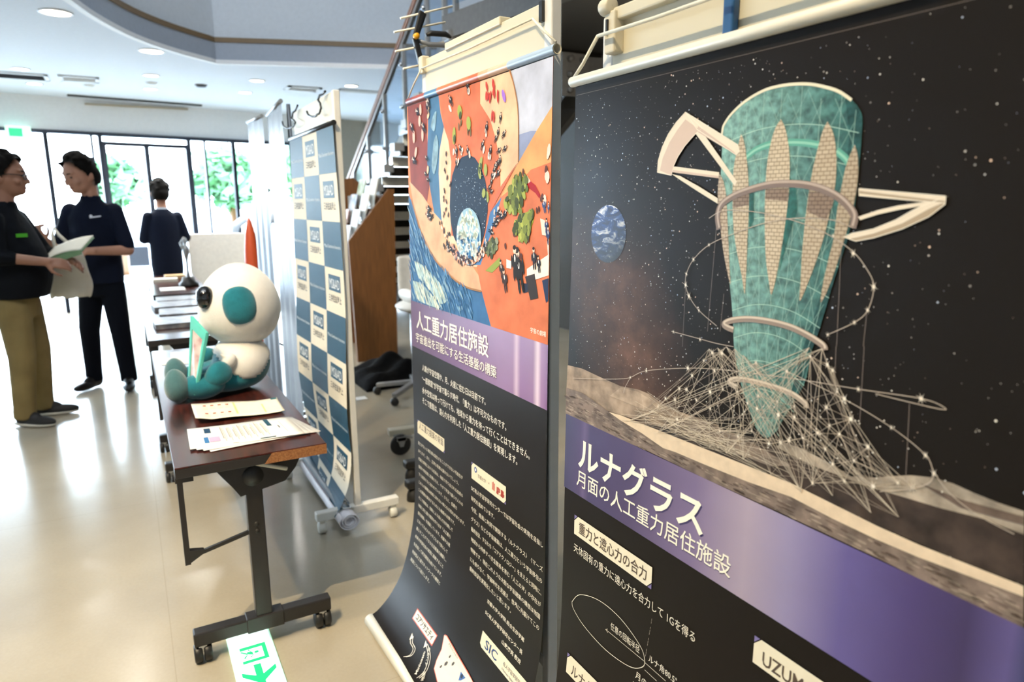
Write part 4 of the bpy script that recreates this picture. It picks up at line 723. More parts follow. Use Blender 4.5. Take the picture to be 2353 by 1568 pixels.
def globeprint():
    m = printmat('printed_globe', .4); t = m.node_tree; b = t.nodes['Principled BSDF']
    u = N(t, 'UVMap', uv_map='UVMap'); mp = N(t, 'Mapping'); mp.inputs['Rotation'].default_value = (0, 0, .7); mp.inputs['Scale'].default_value = (1, 2.2, 1); n = N(t, 'TexNoise', Scale=30, Detail=9, Roughness=.62, Distortion=1.1)
    t.links.new(u.outputs[0], mp.inputs[0]); t.links.new(mp.outputs[0], n.inputs['Vector'])
    r = N(t, 'ValToRGB'); e = r.color_ramp.elements; e[0].position = .42; e[0].color = (*lin('16264a'), 1); e[1].position = .66; e[1].color = (*lin('e8e6e2'), 1); k = e.new(.54); k.color = (*lin('2c4a84'), 1); k = e.new(.58); k.color = (*lin('a9b4c6'), 1)
    a = N(t, 'Attribute', attribute_name='Col'); mx = N(t, 'MixRGB', blend_type='MULTIPLY'); mx.inputs[0].default_value = 1
    t.links.new(n.outputs['Fac'], r.inputs[0]); t.links.new(r.outputs[0], mx.inputs[1]); t.links.new(a.outputs['Color'], mx.inputs[2]); t.links.new(mx.outputs[0], b.inputs['Base Color']); return m
def brickprint():
    m = printmat('printed_brick', .42); t = m.node_tree; b = t.nodes['Principled BSDF']; mx = b.inputs['Base Color'].links[0].from_node
    u = N(t, 'UVMap', uv_map='UVMap'); br = N(t, 'TexBrick', Scale=1); br.inputs['Brick Width'].default_value = .0085; br.inputs['Row Height'].default_value = .0048; br.inputs['Mortar Size'].default_value = .00045
    br.inputs['Color1'].default_value = (1, 1, 1, 1); br.inputs['Color2'].default_value = (.88, .86, .84, 1); br.inputs['Mortar'].default_value = (.35, .31, .28, 1)
    t.links.new(u.outputs[0], br.inputs['Vector']); m2 = N(t, 'MixRGB', blend_type='MULTIPLY'); m2.inputs[0].default_value = 1
    t.links.new(mx.outputs[0], m2.inputs[1]); t.links.new(br.outputs['Color'], m2.inputs[2]); t.links.new(m2.outputs[0], b.inputs['Base Color']); return m
MOONP = printmat('printed_moon', .45, .5, 34); i1.obj('illustration', [PR, MOONP, printmat('printed_road', .45, .1, 60), globeprint(), tealprint(), brickprint()], po)
# lettering panel
j1 = Ink(SH1)
def band_mat():
    m = printmat('printed_violet', .34, .05, 9, spec=.25); return m
j1.ramp([(0, '42405e'), (.05, '4e4469'), (.063, '625478'), (.08, '474064'), (.2, '4f4466'), (.35, '7a6b8c'), (.45, 'a596a6'), (.52, '9086a6'), (.6, '62588c'), (.68, '4e4270'), (.735, '42385c'), (.775, '5d5382'), (.795, '3a3f60'), (.83, '20263a')], .600, .7485, O+.0012, 1)
D = '2a2236'
for dx, dy in ((.0022, .0026), (.0012, .0014)):
    j1.text('ルナグラス', .046+dx, .6875+dy, .0665, .371+dx, O+.0014, '443d66', .012); j1.text('月面の人工重力居住施設', .0425+dx*.6, .7265+dy*.6, .0355, .4285, O+.0014, '443d66')
j1.text('ルナグラス', .046, .6875, .0665, .371, O+.0016, 'f6f0dc', .022); j1.text('月面の人工重力居住施設', .0425, .7265, .0355, .4285, O+.0016, 'f3ecd8', .006)
CR = 'e6dcc2'
def chip(ink, u0, u1, q0, q1, off, cut=.012, col=CR, tri='7a70a0'):
    k = 1
    ink.poly([(u0+cut, q0), (u1, q0), (u1, q1-cut), (u1-cut, q1), (u0, q1), (u0, q0+cut)], off, col, k=k)
    ink.poly([(u0, q0), (u0+cut*.8, q0), (u0, q0+cut*.8)], off, tri, k=k); ink.poly([(u1, q1), (u1-cut*.8, q1), (u1, q1-cut*.8)], off, tri, k=k)
chip(j1, .0385, .2651, .792, .8315, O+.0012); j1.text('重力と遠心力の合力', .0545, .8215, .0262, .2525, O+.0016, '54463c', .012)
j1.text('天体固有の重力に遠心力を合力して 1Gを得る', .0387, .8665, .0195, .369, O+.0012, 'eee6d2')
p = ART_MOON['ell']; j1.line(i1.curve(p+[p[0]], 5), .0012, O+.0012, 'eee6d2')
a, c, g = [(x*1e-4, y*1e-4) for x, y in ART_MOON['dash']]
for k in range(16): 
    if k % 4 != 2: j1.line([(a[0]+(c[0]-a[0])*k/16, a[1]+(c[1]-a[1])*k/16), (a[0]+(c[0]-a[0])*(k+.8)/16, a[1]+(c[1]-a[1])*(k+.8)/16)], .0006, O+.0012, 'b9b1a2', k=1)
a, c = [(x*1e-4, y*1e-4) for x, y in ART_MOON['arrow']]
j1.line([a, c], .0008, O+.0012, 'eee6d2', k=1); j1.line([(c[0]+.006, c[1]-.004), c, (c[0]+.007, c[1]+.003)], .0008, O+.0012, 'eee6d2', k=1)
j1.text('任意の回転半径', .1622, .963, .0158, .2435, O+.0012, 'eee6d2'); j1.text('ルナ角80.5°', .2675, .962, .0155, .336, O+.0012, 'eee6d2'); j1.text('月の重力', .237, 1.013, .0155, None, O+.0012, 'eee6d2'); j1.text('1G', .232, 1.035, .0155, None, O+.0012, 'eee6d2')
for p in ART_MOON['ln']: j1.line(p, .0008, O+.0012, 'eee6d2')
chip(j1, .0317, .21, 1.092, 1.135, O+.0012); j1.text('ルナグラス', .0485, 1.128, .0275, .17, O+.0016, '54463c', .012)
chip(j1, .4785, .70, .789, .8300, O+.0012); j1.text('UZUM', .4945, .8235, .0285, .5595, O+.0016, '54463c', .01)
j1.obj('lettering', [PR, band_mat()], po)
# ------------------------------------------------------------------ orange artwork poster (middle)
SH2 = Sheet(2.08, .832, [(1.712, .793), (1.114, .783), (.66, .778), (.428, .771), (.30, .752), (.184, .718), (.11, .675), (.064, .630), (.05, .605)])
pm = thing('art_poster', 'orange ring city artwork poster in the middle, curling on the floor', 'poster', (.79, 1.66, 1.72))
sheet_obj(SH2, 'sheet', blacksheet('printed_black', '1c1815'), pm)
rb = MB(); rc = [x*1e-4 for x, _ in ART_RING['rodcols']]; RC = ['7c3f42', '9a4a40', '4d7ca6', 'c96f48', 'c8623f', 'd9a07e', 'd8b49a', '9fb2c6']
rr = []
for k in range(8):
    u0, u1 = rc[k], rc[k+1] if k < 7 else .84
    rb.tube([(.7955, 2.08-max(0, u0), 1.7235), (.7955, 2.08-u1, 1.7235)], .0105, 18, k, caps=False); rr.append(mat('printed_sleeve', RC[k], .35))
rb.obj('rod_sleeve', rr, pm)
MB().lathe([(.0105, 0), (.0085, 0), (.008, .03), (.0005, .03)], (.7955, 1.238, 1.7235), 18, 0, Matrix.Rotation(-pi/2, 3, 'X')).obj('rod_end', MT['cream_plastic'], pm)
MB().tube([(.598, 2.085, .03), (.612, 1.66, .03), (.622, 1.24, .03)], .021, 18).obj('bottom_tube', MT['rod_white'], pm)
MB().tube([(.7955, 2.086, 1.728), (.793, 2.02, 1.767), (.796, 1.962, 1.803)], .0025, 8).tube([(.796, 1.962, 1.803), (.797, 1.65, 1.799), (.796, 1.336, 1.801)], .0025, 8).tube([(.796, 1.336, 1.801), (.786, 1.28, 1.768), (.791, 1.236, 1.735)], .0025, 8).obj('cord', MT['cord'], pm)
a = Ink(SH2); O = .0004; rnd = random.Random(5)
a.rect(0, .832, .001, .5965, O, 'e0885c', 1, 1)
lay = 0; grp = []
for col, p in ART_RING['poly']:
    lay += 1
    if col in ('26211f', '26262e', '3a2a28', '2e3f6a', '39507c'): grp.append((col, p)); continue
    p2 = [(min(8318, max(0, x)), min(5965, y)) for x, y in p]; a.poly(p2, O+.00006*lay, col, 1 if lay < 14 else 0)
Z = O+.00006*lay
for k_, p in enumerate(ART_RING['streaks']): a.poly([(x, min(5960, y)) for x, y in a.curve(p+[p[0]], 4)[:-1]], O+.00019+.0009, 'a9c2c6' if k_ < 2 else '7fa0b4', 2)
a.line(a.curve(ART_RING['ringline']), .004, Z, '9c6a3c'); a.line(a.curve(ART_RING['ringline2']), .005, Z, '9a7350')
e = ART_RING['earth']; eu, eq, er = e[0][0]*1e-4, e[0][1]*1e-4, .078
sp_ = [p for c, p in ART_RING['poly'] if c == '223349'][0]; spk = [(x*1e-4, y*1e-4) for x, y in sp_]
for k in range(300):
    u, q = .35+rnd.random()*.2, .2+rnd.random()*.22
    if inside((u, q), spk): a.disc(u, q, .0005+.0011*rnd.random()**2, Z+.0001, rnd.choice(['dfe6f0', '9fb4cc', '7d95b5']), 5)
a.disc(eu, eq, er*.95, Z+.0002, '8fb2c8', 36)
for k in range(150):
    g, r = rnd.random()*6.28, er*.86*sqrt(rnd.random()); u, q = eu+r*cos(g), eq+r*sin(g); low = (q-eq) > .0
    a.disc(u, q, .004+.01*rnd.random(), Z+.0003, rnd.choice(['e8efe6', 'c9dbe0', '2f5f93', '3f77a8', 'f0f0e8'] if low else ['cfe0d4', 'e6eee0', 'b7d0cf', 'dfe9dc']), 8, 0, .003+.005*rnd.random(), rnd.random()*3)
a.poly([(min(8318, x), y) for x, y in [q for c, q in ART_RING['poly'] if c == 'd89c7c'][0]], Z+.0004, 'd89c7c')
def icon(u, q, h, ang, suit, skin):
    ca, sa = cos(ang), sin(ang)
    def T(x, y): return (u+x*ca-y*sa, q+x*sa+y*ca)
    def el(x, y, rx, ry, c, o, n=9): p = T(x*h, y*h); a.disc(min(.828, p[0]), p[1], rx*h, o, c, n, 0, ry*h, ang)
    z = Z+.0005+.0001*rnd.random()
    for s_ in (-1, 1): el(s_*.08, .38, .055, .22, suit, z, 7); el(s_*.19, .0, .05, .2, suit, z, 7)
    el(0, .02, .17, .26, suit, z+.00002); el(0, -.08, .045, .12, 'efe8e2', z+.00004, 6); el(0, -.33, .10, .12, skin, z+.00004); el(0, -.40, .105, .075, '2a201c', z+.00006, 8)
for col, p in grp:
    xs, ys = [x*1e-4 for x, _ in p], [y*1e-4 for _, y in p]; hh = (max(ys)-min(ys))*.85
    for k_ in range(2): icon(sum(xs)/len(xs)+rnd.gauss(0, .012), sum(ys)/len(ys)+rnd.gauss(0, .012), hh*(.8+.25*k_), rnd.gauss(-.15, .12), col, rnd.choice(['e0b49c', 'ecc8b4']))
for col, r, pts in ART_RING['blob']:
    if int(col[:2], 16) < 0x50 and r[1] > 18 and int(col[2:4], 16) < 0x30:
        for x, y in pts: icon(x*1e-4, y*1e-4, r[1]*.00115, atan2(y*1e-4-eq, x*1e-4-eu)+pi/2+rnd.gauss(0, .3), col, rnd.choice(['e8c4ae', 'd8a890', 'f0d4c4']))
        continue
    for x, y in pts:
        ra, rb_ = r[0]*.00050, r[1]*.00034; n = 1 if r[0] > 9 else 2
        for k in range(n): a.disc(min(.825, x*1e-4+rnd.gauss(0, .004)*(n-1)), y*1e-4+rnd.gauss(0, .003)*(n-1), ra*(.8+.4*rnd.random()), Z+.0005+.00002*rnd.random(), col, 9, 0, rb_*(.8+.4*rnd.random())*1.4, rnd.gauss(0, .25))
def crowd(poly, n, cols, r=.004):
    P = [(x*1e-4, y*1e-4) for x, y in poly]; x0, x1, y0, y1 = min(p[0] for p in P), max(p[0] for p in P), min(p[1] for p in P), max(p[1] for p in P); k = 0
    for _ in range(n*6):
        u, q = x0+(x1-x0)*rnd.random(), y0+(y1-y0)*rnd.random()
        if inside((u, q), P): a.disc(u, q, r*(.6+.7*rnd.random()), Z+.0006+.00004*rnd.random(), rnd.choice(cols), 7, 0, r*(.9+1.1*rnd.random()), rnd.gauss(0, .4)); k += 1
        if k >= n: break
pd = [p for c, p in ART_RING['poly']]
crowd(pd[14], 110, ['2c2426', '4a3230', 'ecd2c4', 'c9988a', '3a3f5a', 'e8ddd6']); crowd(pd[15], 60, ['5c6a34', '9aa24e', '6f7a3a', '3f4a26'], .008); crowd(pd[16], 60, ['6f7a3a', 'a9b052', '3f4a26', '8a9444'], .008); crowd(pd[17], 26, ['3c4630', '66704a', '8a8f78'], .007)
OC = [(x*1e-4, y*1e-4) for x, y in pd[2]]; ST = [[(x*1e-4, y*1e-4) for x, y in p] for p in ART_RING['streaks']]
for k in range(900):
    u, q = .45*rnd.random(), .2+.39*rnd.random(); l = .008+.03*rnd.random(); an = .75+.25*rnd.random()
    if inside((u, q), OC) and inside((u+l*.6, q+l*.6), OC): a.disc(u, q, l*.7, Z+.0001+.0001*rnd.random(), rnd.choice(['e6ead6', 'c9d8d4', 'f0efdc'] if any(inside((u, q), p) for p in ST[:2]) and rnd.random() < .75 else ['4f80ae', '6f9abf', '2f5a88', '8fb0c6', '3b6a98', '5b86b0']), 8, 2, .0008+.0024*rnd.random(), an)
a.obj('illustration', [printmat('ink_picture', .55, spec=.06), printmat('printed_picture', .55, .2, 14, spec=.06), printmat('printed_sea', .55, .3, 40, spec=.06)], pm)
g = Ink(SH2)
g.ramp([(0, '5c4060'), (.25, '6b4e76'), (.45, '785a82'), (.6, '87688e'), (.675, '8a6a90'), (.693, 'c4abc2'), (.712, '866490'), (.77, '88688e'), (.79, 'd6c2d2'), (.806, '94729a'), (.832, '785680')], .5965, .7455, O, 1)
for tx in ART_RING['text']:
    body, u0, q0, u1, q1, h = tx; n = len(body); k = 1e-4
    if body.startswith('重力がない'): break
    bold = .012 if h > 400 else .004
    if h > 250: g.text(body, u0*k+.0016, q0*k+.0022, h*k*1.09, u1*k+.0016, O+.0006, '4a3352', bold)
    dark = body == '人工重力提案の背面'
    g.text(body, u0*k, (q0+q1)/2*k-(.0022 if dark else 0), h*k*1.12, u1*k, O+.0008, '5a4a42' if dark else 'f6f0e2', bold)
bod = [t_ for t_ in ART_RING['text'] if t_[5] < 120 and t_[2] > 10600][:16]
for k, tx in enumerate(bod): g.text(tx[0], .0375, .1071*10+.0274*k, .0125, .0375+len(tx[0])*.01385, O+.0006, 'e2dac8', .004)
rg = [t_ for t_ in ART_RING['text'] if 130 < t_[5] < 160]
for k, tx in enumerate(rg): g.text(tx[0], .0440*10+.0, tx[2]*1e-4, .0148, tx[3]*1e-4, O+.0006, 'ece4d2', .004)
for tx in ART_RING['text'][-3:]: g.text(tx[0], tx[1]*1e-4, tx[2]*1e-4, .0125, tx[3]*1e-4, O+.0006, 'e6decc', .01)
chip(g, .034, .254, .988, 1.0335, O+.0004, .01)
chip(g, .442, .642, .997, 1.0455, O+.0004, .011)
g.disc(.468, 1.012, .0085, O+.0007, '2c4a8a', 14); g.disc(.468, 1.012, .0045, O+.0008, 'dfe6f0', 10); g.text('京都大学', .482, 1.0285, .0125, None, O+.0007, '6a6056'); g.text('×', .546, 1.026, .012, None, O+.0007, '8a4a46')
for k in range(3): g.rect(.566+.006*k, .5695+.006*k, 1.008+.003*abs(1-k), 1.032, O+.0007, 'c0392b')
g.text('鹿島', .59, 1.032, .022, .634, O+.0007, 'a8352b', .03)
g.poly([(.5635, 1.4405), (.835, 1.4405), (.835, 1.4827), (.5747, 1.4827), (.5635, 1.476)], O+.0004, CR, k=1)
g.text('SIC', .5896, 1.474, .034, .658, O+.0014, '2f4a7a', .01); g.text('有人宇宙学研究センター', .69, 1.463, .0125, .825, O+.0014, '5a5f6a'); g.text('Human Spaceology Center', .69, 1.476, .009, .82, O+.0014, '6a6f7a')
g.rect(.186, .349, 1.577, 1.6125, O+.0003, 'c8503e', 0, 8); g.rect(.189, .346, 1.58, 1.6095, O+.0006, 'dcd6c8', 0, 8); g.text('コアソサエティ', .203, 1.6025, .0225, .334, O+.0016, '3a332e', .02)
QM = int(SH2.len*1e4)-120
def cl(p): return [(x, min(y, QM)) for x, y in p]
for p in ([(2722, 17194), (2883, 16831), (2808, 16647), (2504, 16610), (2369, 16476)], [(3829, 17158), (3863, 16718), (3646, 16416), (3348, 16288), (3170, 16250)]):
    q = g.curve(cl(p)); g.line(q, .0022, O+.0008, 'e6e0d2'); g.line([(x+75, y-55) for x, y in q], .0022, O+.0008, 'e6e0d2')
    hx, hy = q[-1][0]*1e-4, q[-1][1]*1e-4; g.poly([(hx-.008, hy-.008), (hx+.012, hy-.002), (hx+.002, hy+.012)], O+.001, 'e6e0d2', k=1)
g.text('Minicosm', .372, 1.697, .0135, .44, O+.0014, 'e2dccd', .02, ang=-2.1); g.text('地面・インフラ', .412, 1.69, .0135, .51, O+.0014, 'e2dccd', .01, ang=-2.3)
WP = [(3839, 15565), (3961, 15524), (4900, 15630), (5913, 15728), (5300, 16160), (4640, 16575), (4174, 16439), (4058, 16233), (4017, 15910)]
g.line(WP, .005, O+.0022, 'd2604e', closed=True); g.poly(WP, O+.0026, 'dcd6c6')
g.poly([(5266, 15833), (5350, 16050), (5700, 15830)], O+.003, '3a5f9a'); g.disc(.5395, 1.5895, .006, O+.0034, '1c2638', 8)
for c_, r_, e_ in ((.452, .004, 1.5833), (.4515, .006, 1.606), (.480, .005, 1.5887), (.438, .004, 1.624)): g.disc(c_, e_, r_, O+.003, '4a423c', 5, 0, r_*1.6, .5)
g.text('Minicosm', .4224, 1.5640, .0095, .488, O+.003, '6a5f58', 0, ang=.08)
g.obj('lettering', [PR, printmat('printed_plum', .34, .05, 9, spec=.25)], pm)
# ------------------------------------------------------------------ blue checkered banner
SH3 = Sheet(3.64, .81, [(1.734, .762), (1.464, .757), (1.152, .748), (.924, .74), (.595, .728), (.399, .742), (.24, .757), (.10, .75), (.055, .735)],
            [(1.732, .764), (1.535, .768), (1.348, .772), (1.141, .774), (.941, .773), (.746, .764), (.517, .757), (.34, .765), (.22, .748), (.162, .728), (.111, .705), (.06, .668)])
cb = thing('checkered_banner', 'blue and white checkered banner with insurance logos', 'banner', (.765, 3.23, 1.73))
sheet_obj(SH3, 'sheet', mat('banner_paper', 'e2dac8', .6, var=.02, spec=.03), cb, 18, 90)
MB().tube([(.7665, 3.648, 1.738), (.7665, 2.822, 1.738)], .0105, 14).obj('rod', MT['hook_black'], cb)
k3 = Ink(SH3); TH = .1985; TWD = .27
def bluecell(u0, u1, q0, q1):
    n = 5; c = (*lin('0c4056'), 1)
    for i in range(n):
        for j in range(2):
            k3.raw([(u0+(u1-u0)*(j+f)/2, q0+(q1-q0)*(i+h)/n) for f, h in ((0, 0), (1, 0), (1, 1), (0, 1))], [(0, 1, 2, 3)], .0005, c, 1)
for r in range(9):
    for c in range(3):
        u0, q0 = c*TWD, -.012+r*TH-.0; q1 = min(q0+TH, SH3.len-.004); q0 = max(.003, q0)
        if q1-q0 < .04: continue
        if (r+c) % 2 == 0:
            bluecell(u0, u0+TWD, q0, q1)
            k3.text('Mitsui Sumitomo Insurance', u0+.016, q0+.112, .021, u0+TWD-.016, .0009, 'dfe8ee')
        else:
            k3.raw([(u0+.05+.17*f, q0+.03+.07*h) for f, h in ((0, 0), (1, 0), (1, 1), (0, 1))], [(0, 1, 2, 3)], .0005, (*lin('0c4056'), 1), 1)
            k3.text('MS&AD', u0+.064, q0+.089, .061, u0+.206, .0009 if r < 7 else .004, 'eef2f4', 0)
            if q0+.15 < SH3.len: k3.text('三井住友海上', u0+.046, q0+.146, .0345, u0+.224, .0009 if r < 7 else .004, '3a3a3e', .01)
k3.obj('lettering', [printmat('ink_banner', .5, spec=.04), printmat('ink_blue', .45, .05, 20, spec=.06)], cb)
# the spare length rolled up at the foot
def roll(f, y):
    a = f*5.2*pi; r = .046-.030*f; return (.728+r*cos(a+2.4), y-.03, .066+r*sin(a+2.4)*.85)
ro = MB().grid(lambda i, j: roll(i, 2.80+.83*j), 60, 4).obj('rolled_end', mat('banner_back', 'f0eef4', .5), cb, solid=.003)
i4 = Ink(Sheet(3.6, .78, [(.1, .69), (.102, .716)])); 
b = MB().grid(lambda i, j: (.728+.0485*cos(2.2-1.5*i), 2.83+.79*j, .066+.041*sin(2.2-1.5*i)), 8, 2); b.obj('rolled_print', mat('roll_blue', '0c4056', .35), cb)
V, F = glyphs('MS&AD', 0); q = MB()
q.add([(.728+.0495*cos(2.0-1.0*(1-y/.75)), 3.02-x*.062, .066+.042*sin(2.0-1.0*(1-y/.75))) for x, y in V], F); q.obj('roll_logo', mat('roll_logo_white', 'e6ebee', .4), cb)
for pts, l in (([(.765, 3.43, 1.875), (.757, 3.50, 1.85), (.755, 3.53, 1.826), (.752, 3.47, 1.81), (.75, 3.44, 1.795), (.745, 3.50, 1.782), (.74, 3.58, 1.785), (.737, 3.64, 1.80), (.737, 3.66, 1.823)], 'black S hook at the far top corner of the checkered banner board'),
               ([(.765, 2.92, 1.868), (.757, 2.98, 1.86), (.755, 3.005, 1.845), (.752, 2.96, 1.82), (.75, 2.955, 1.80), (.745, 2.99, 1.785), (.74, 3.05, 1.782), (.737, 3.11, 1.795), (.737, 3.135, 1.813)], 'black S hook at the near top corner of the checkered banner board')):
    P = smooth2([(p[1], p[2]) for p in pts], 4); X = [pts[min(len(pts)-1, i//4)][0] for i in range(len(P))]
    h = thing('s_hook', l, 'hook', pts[0], 'S hooks over the board top'); MB().tube([(X[i], P[i][0], P[i][1]) for i in range(len(P))], .0045, 8).obj('hook_wire', MT['hook_black'], h)
    MB().tube([pts[5], (.75, pts[5][1]-.04, 1.76), (.7665, pts[5][1]-.13, 1.742)], .0015, 6).obj('hanging_string', MT['cord'], h)
# ------------------------------------------------------------------ silver banners behind
def silver(p0, p1, label):
    a_, c_ = Vector((*p0, 0)), Vector((*p1, 0)); d = c_-a_; n = Vector((d.y, -d.x, 0)).normalized()
    if n.x > 0: n = -n
    t = thing('silver_banner', label, 'banner', tuple((a_+c_)/2), 'tall silver banners on stands')
    MB().grid(lambda i, j: a_+d*i+n*(.010*sin(i*17+j*1.2)*(j*.8+.2))+Vector((0, 0, 1.94-1.86*j)), 40, 24).obj('sheet', MT['silver_cloth'], t)
    MB().tube([a_+Vector((0, 0, 1.95)), c_+Vector((0, 0, 1.95))], .012, 10).obj('top_rail', MT['steel_grey'], t)
    k = (a_+c_)/2-n*.05
    for s in (-.22, .22):
        q = k+d.normalized()*s; MB().tube([q+Vector((0, 0, .05)), q+Vector((0, 0, 1.95))], .011, 10).obj('pole', MT['chrome'], t)
        MB().beam(q+n*.22+Vector((0, 0, .05)), q-n*.2+Vector((0, 0, .05)), .03, .025).obj('foot', MT['steel_grey'], t)
        for e in (.2, -.18): MB().ell(q+n*e+Vector((0, 0, .02)), (.02, .02, .02), 0, 10).obj('caster', MT['caster_white'], t)
    MB().tube([k-d.normalized()*.22+Vector((0, 0, .5)), k+d.normalized()*.22+Vector((0, 0, .5))], .008, 8).obj('crossbar', MT['chrome'], t)
silver((.823, 4.515), (.779, 3.872), 'tall silver banner right behind the checkered one'); silver((.775, 4.95), (.80, 4.56), 'tall grey silver banner farthest left of the banner row')
# ------------------------------------------------------------------ plush toy on the near table
pt = thing('plush_toy', 'big plush animal with white head and teal body sitting on table', 'plush toy', (.30, 2.93, .682))
def hd(q, d):
    s = 1 - .10*max(0, d.z)**2 + .05*max(0, -d.z); return Vector((q.x*s + .012*d.z*-1*0, q.y*s, q.z*(1.0 if d.z > 0 else .93)))
head = MB().ell((.378, 2.95, 1.018), (.157, .150, .176), 0, 40, None, hd).ell((.285, 2.95, .985), (.068, .10, .085), 0, 24).blob('head', MT['plush_white'], pt, .008, 8)
n = MB().ell((.246, 2.885, 1.068), (.036, .040, .046), 0, 24).obj('nose', MT['nose_black'], head)
for s, y in ((-1, 2.815), (1, 3.085)):
    MB().ell((.359, y, 1.038), (.064, .030, .076), 0, 28, Matrix.Rotation(s*.05, 3, 'X') @ Matrix.Rotation(-.12, 3, 'Y'), lambda q, d: Vector((q.x*(1-.03*cos(4*atan2(d.z, d.x))), q.y, q.z*(1-.025*cos(4*atan2(d.z, d.x)))))).obj('ear_patch', MT['plush_teal'], head)
body = MB().ell((.364, 2.942, .79), (.112, .130, .108), 0, 32).ell((.30, 2.90, .742), (.15, .085, .058), 0, 28).ell((.30, 3.0, .742), (.13, .07, .058), 0, 28).ell((.365, 2.94, .82), (.085, .09, .07), 0, 28)
body.blob('body', MT['plush_teal'], pt, .008, 8)
bb = MB().ell((.364, 2.942, .792), (.1155, .1335, .1115), 0, 72); keep = []
for f_ in bb.f:
    c_ = sum((bb.v[k] for k in f_), Vector())/len(f_)
    if c_.z > .744+8*(c_.x-.374)**2+.06*max(0, c_.y-2.95): keep.append(f_)
bb.f = keep; bb.mi = [0]*len(keep); bb.sm = [True]*len(keep); bb.obj('bib', MT['plush_white'], pt, solid=.003)
for y, z, l in ((2.815, .750, 0), (2.985, .762, 1)):
    MB().ell((.112 if l == 0 else .122, y, z), (.044, .048, .066 if l == 0 else .062), 0, 28, Matrix.Rotation(-.10, 3, 'Y'), lambda q, d: Vector((q.x*(1+.12*-d.z), q.y*(1+.1*-d.z), q.z))).obj('foot', MT['plush_foot'], pt)
    MB().ell((.2, y+.01, .735), (.085, .05, .05), 0, 24).obj('leg', MT['plush_teal'], pt)
MB().ell((.256, 2.80, .778), (.056, .028, .044), 0, 28, Matrix.Rotation(-.62, 3, 'Y'), lambda q, d: Vector((q.x, q.y, q.z*(1+.25*d.x)))).obj('arm', MT['plush_teal'], pt)
MB().ell((.305, 2.815, .826), (.026, .022, .030), 0, 24, Matrix.Rotation(.35, 3, 'Y')).cap((.298, 2.812, .838), .013, (.275, 2.81, .853), .004).blob('paw', MT['plush_white'], pt, .003, 4)
MB().ell((.235, 3.06, .80), (.05, .028, .035), 0, 22, Matrix.Rotation(-.5, 3, 'Y')).obj('arm', MT['plush_teal'], pt)
# teal folder frame held in front of it
fr = thing('picture_frame', 'thin teal picture frame propped upright against the plush toy', 'picture frame', (.18, 2.94, .69))
a_, b_, c_, d_ = Vector((.157, 2.86, .705)), Vector((.175, 2.785, .712)), Vector((.237, 2.785, .947)), Vector((.195, 2.86, 1.004))
nn = (b_-a_).cross(d_-a_).normalized()
if nn.x > 0: nn = -nn
def fp(u, v, o=0): return (a_*(1-u)+b_*u)*(1-v)+(d_*(1-u)+c_*u)*v + nn*o
def quad(u0, u1, v0, v1, o): return [fp(u0, v0, o), fp(u1, v0, o), fp(u1, v1, o), fp(u0, v1, o)]
b = MB()
for q in (quad(0, 1, 0, .14, 0), quad(0, 1, .86, 1, 0), quad(0, .14, .14, .86, 0), quad(.86, 1, .14, .86, 0)): b.prism(q, nn*.009)
b.obj('frame_border', MT['frame_teal'], fr); MB().prism(quad(.1, .9, .1, .9, 0), nn*.005).obj('picture', mat('picture_print', 'd9d4cc', .35, c2='b08a86', scale=26), fr); MB().prism(quad(.02, .98, .02, .98, -.004), nn*.004).obj('backing', MT['frame_teal'], fr)
# ------------------------------------------------------------------ papers on the near table
def paperpts(m, z, sag, n=8, mf=4):
    p = [Vector((*q, z)) for q in m]
    def f(u, v):
        q = (p[0]*(1-u)+p[1]*u)*(1-v)+(p[3]*(1-u)+p[2]*u)*v; q.z += sag(u, v); return q
    return f
def inkq(f, name, parent, items):
    mats = []; b = MB()
    for k, (u0, u1, v0, v1, col) in enumerate(items):
        nn_ = 4; P = []
        mk = 'print_'+col
        if mk not in MT: mm(mk, col, .5, var=.03)
        if MT[mk] not in mats: mats.append(MT[mk])
        mi = mats.index(MT[mk])
        for i in range(nn_):
            ua, ub = u0+(u1-u0)*i/nn_, u0+(u1-u0)*(i+1)/nn_
            b.add([f(ua, v0)+Vector((0, 0, .0012)), f(ub, v0)+Vector((0, 0, .0012)), f(ub, v1)+Vector((0, 0, .0012)), f(ua, v1)+Vector((0, 0, .0012))], [(0, 1, 2, 3)], mi)
    return b.obj(name, mats, parent)
f = paperpts([(.146, 2.487), (.439, 2.483), (.445, 2.665), (.149, 2.714)], .6855, lambda u, v: .007+.016*max(0, .18-u)/.18*(.4+.6*(1-v))+.004*sin(u*6)+.012*max(0, v-.85)*max(0, u-.75)*20*.3)
br = MB().grid(f, 24, 8).obj('leaflet', MT['paper'], None, solid=.0012, org=(.29, 2.59, .69)); tag(br, 'cream folded leaflet lying closest to the plush toy', 'leaflet')
it = []; rnd = random.Random(3)
for r in (.28, .78):
    for k in range(4): it.append((.12+.085*k, .155+.085*k, r, r+.06, 'a8442c')); it.append((.11+.085*k, .17+.085*k, r-.2, r-.02, 'eadfc2'))
it += [(.46, .485, .15, .92, 'b9c98a'), (.78, .8, .1, .85, 'b9c98a'), (.92, .99, .9, .99, '1f5f66')]
for k in range(9): u, v = .52+.05*k, .2+.5*(k % 2); it.append((u, u+.035, v, v+.25, 'ebe2c8'))
inkq(f, 'print', br, it)
base = [(.107, 2.219), (.448, 2.192), (.431, 2.405), (.114, 2.436)]
labs = ['bottom white flyer of the fanned stack, sticking out nearest the table end', 'white flyer second from the bottom of the fanned stack', 'white flyer third from the bottom of the fanned stack', 'top flyer of the fanned stack, printed with blue logo boxes']
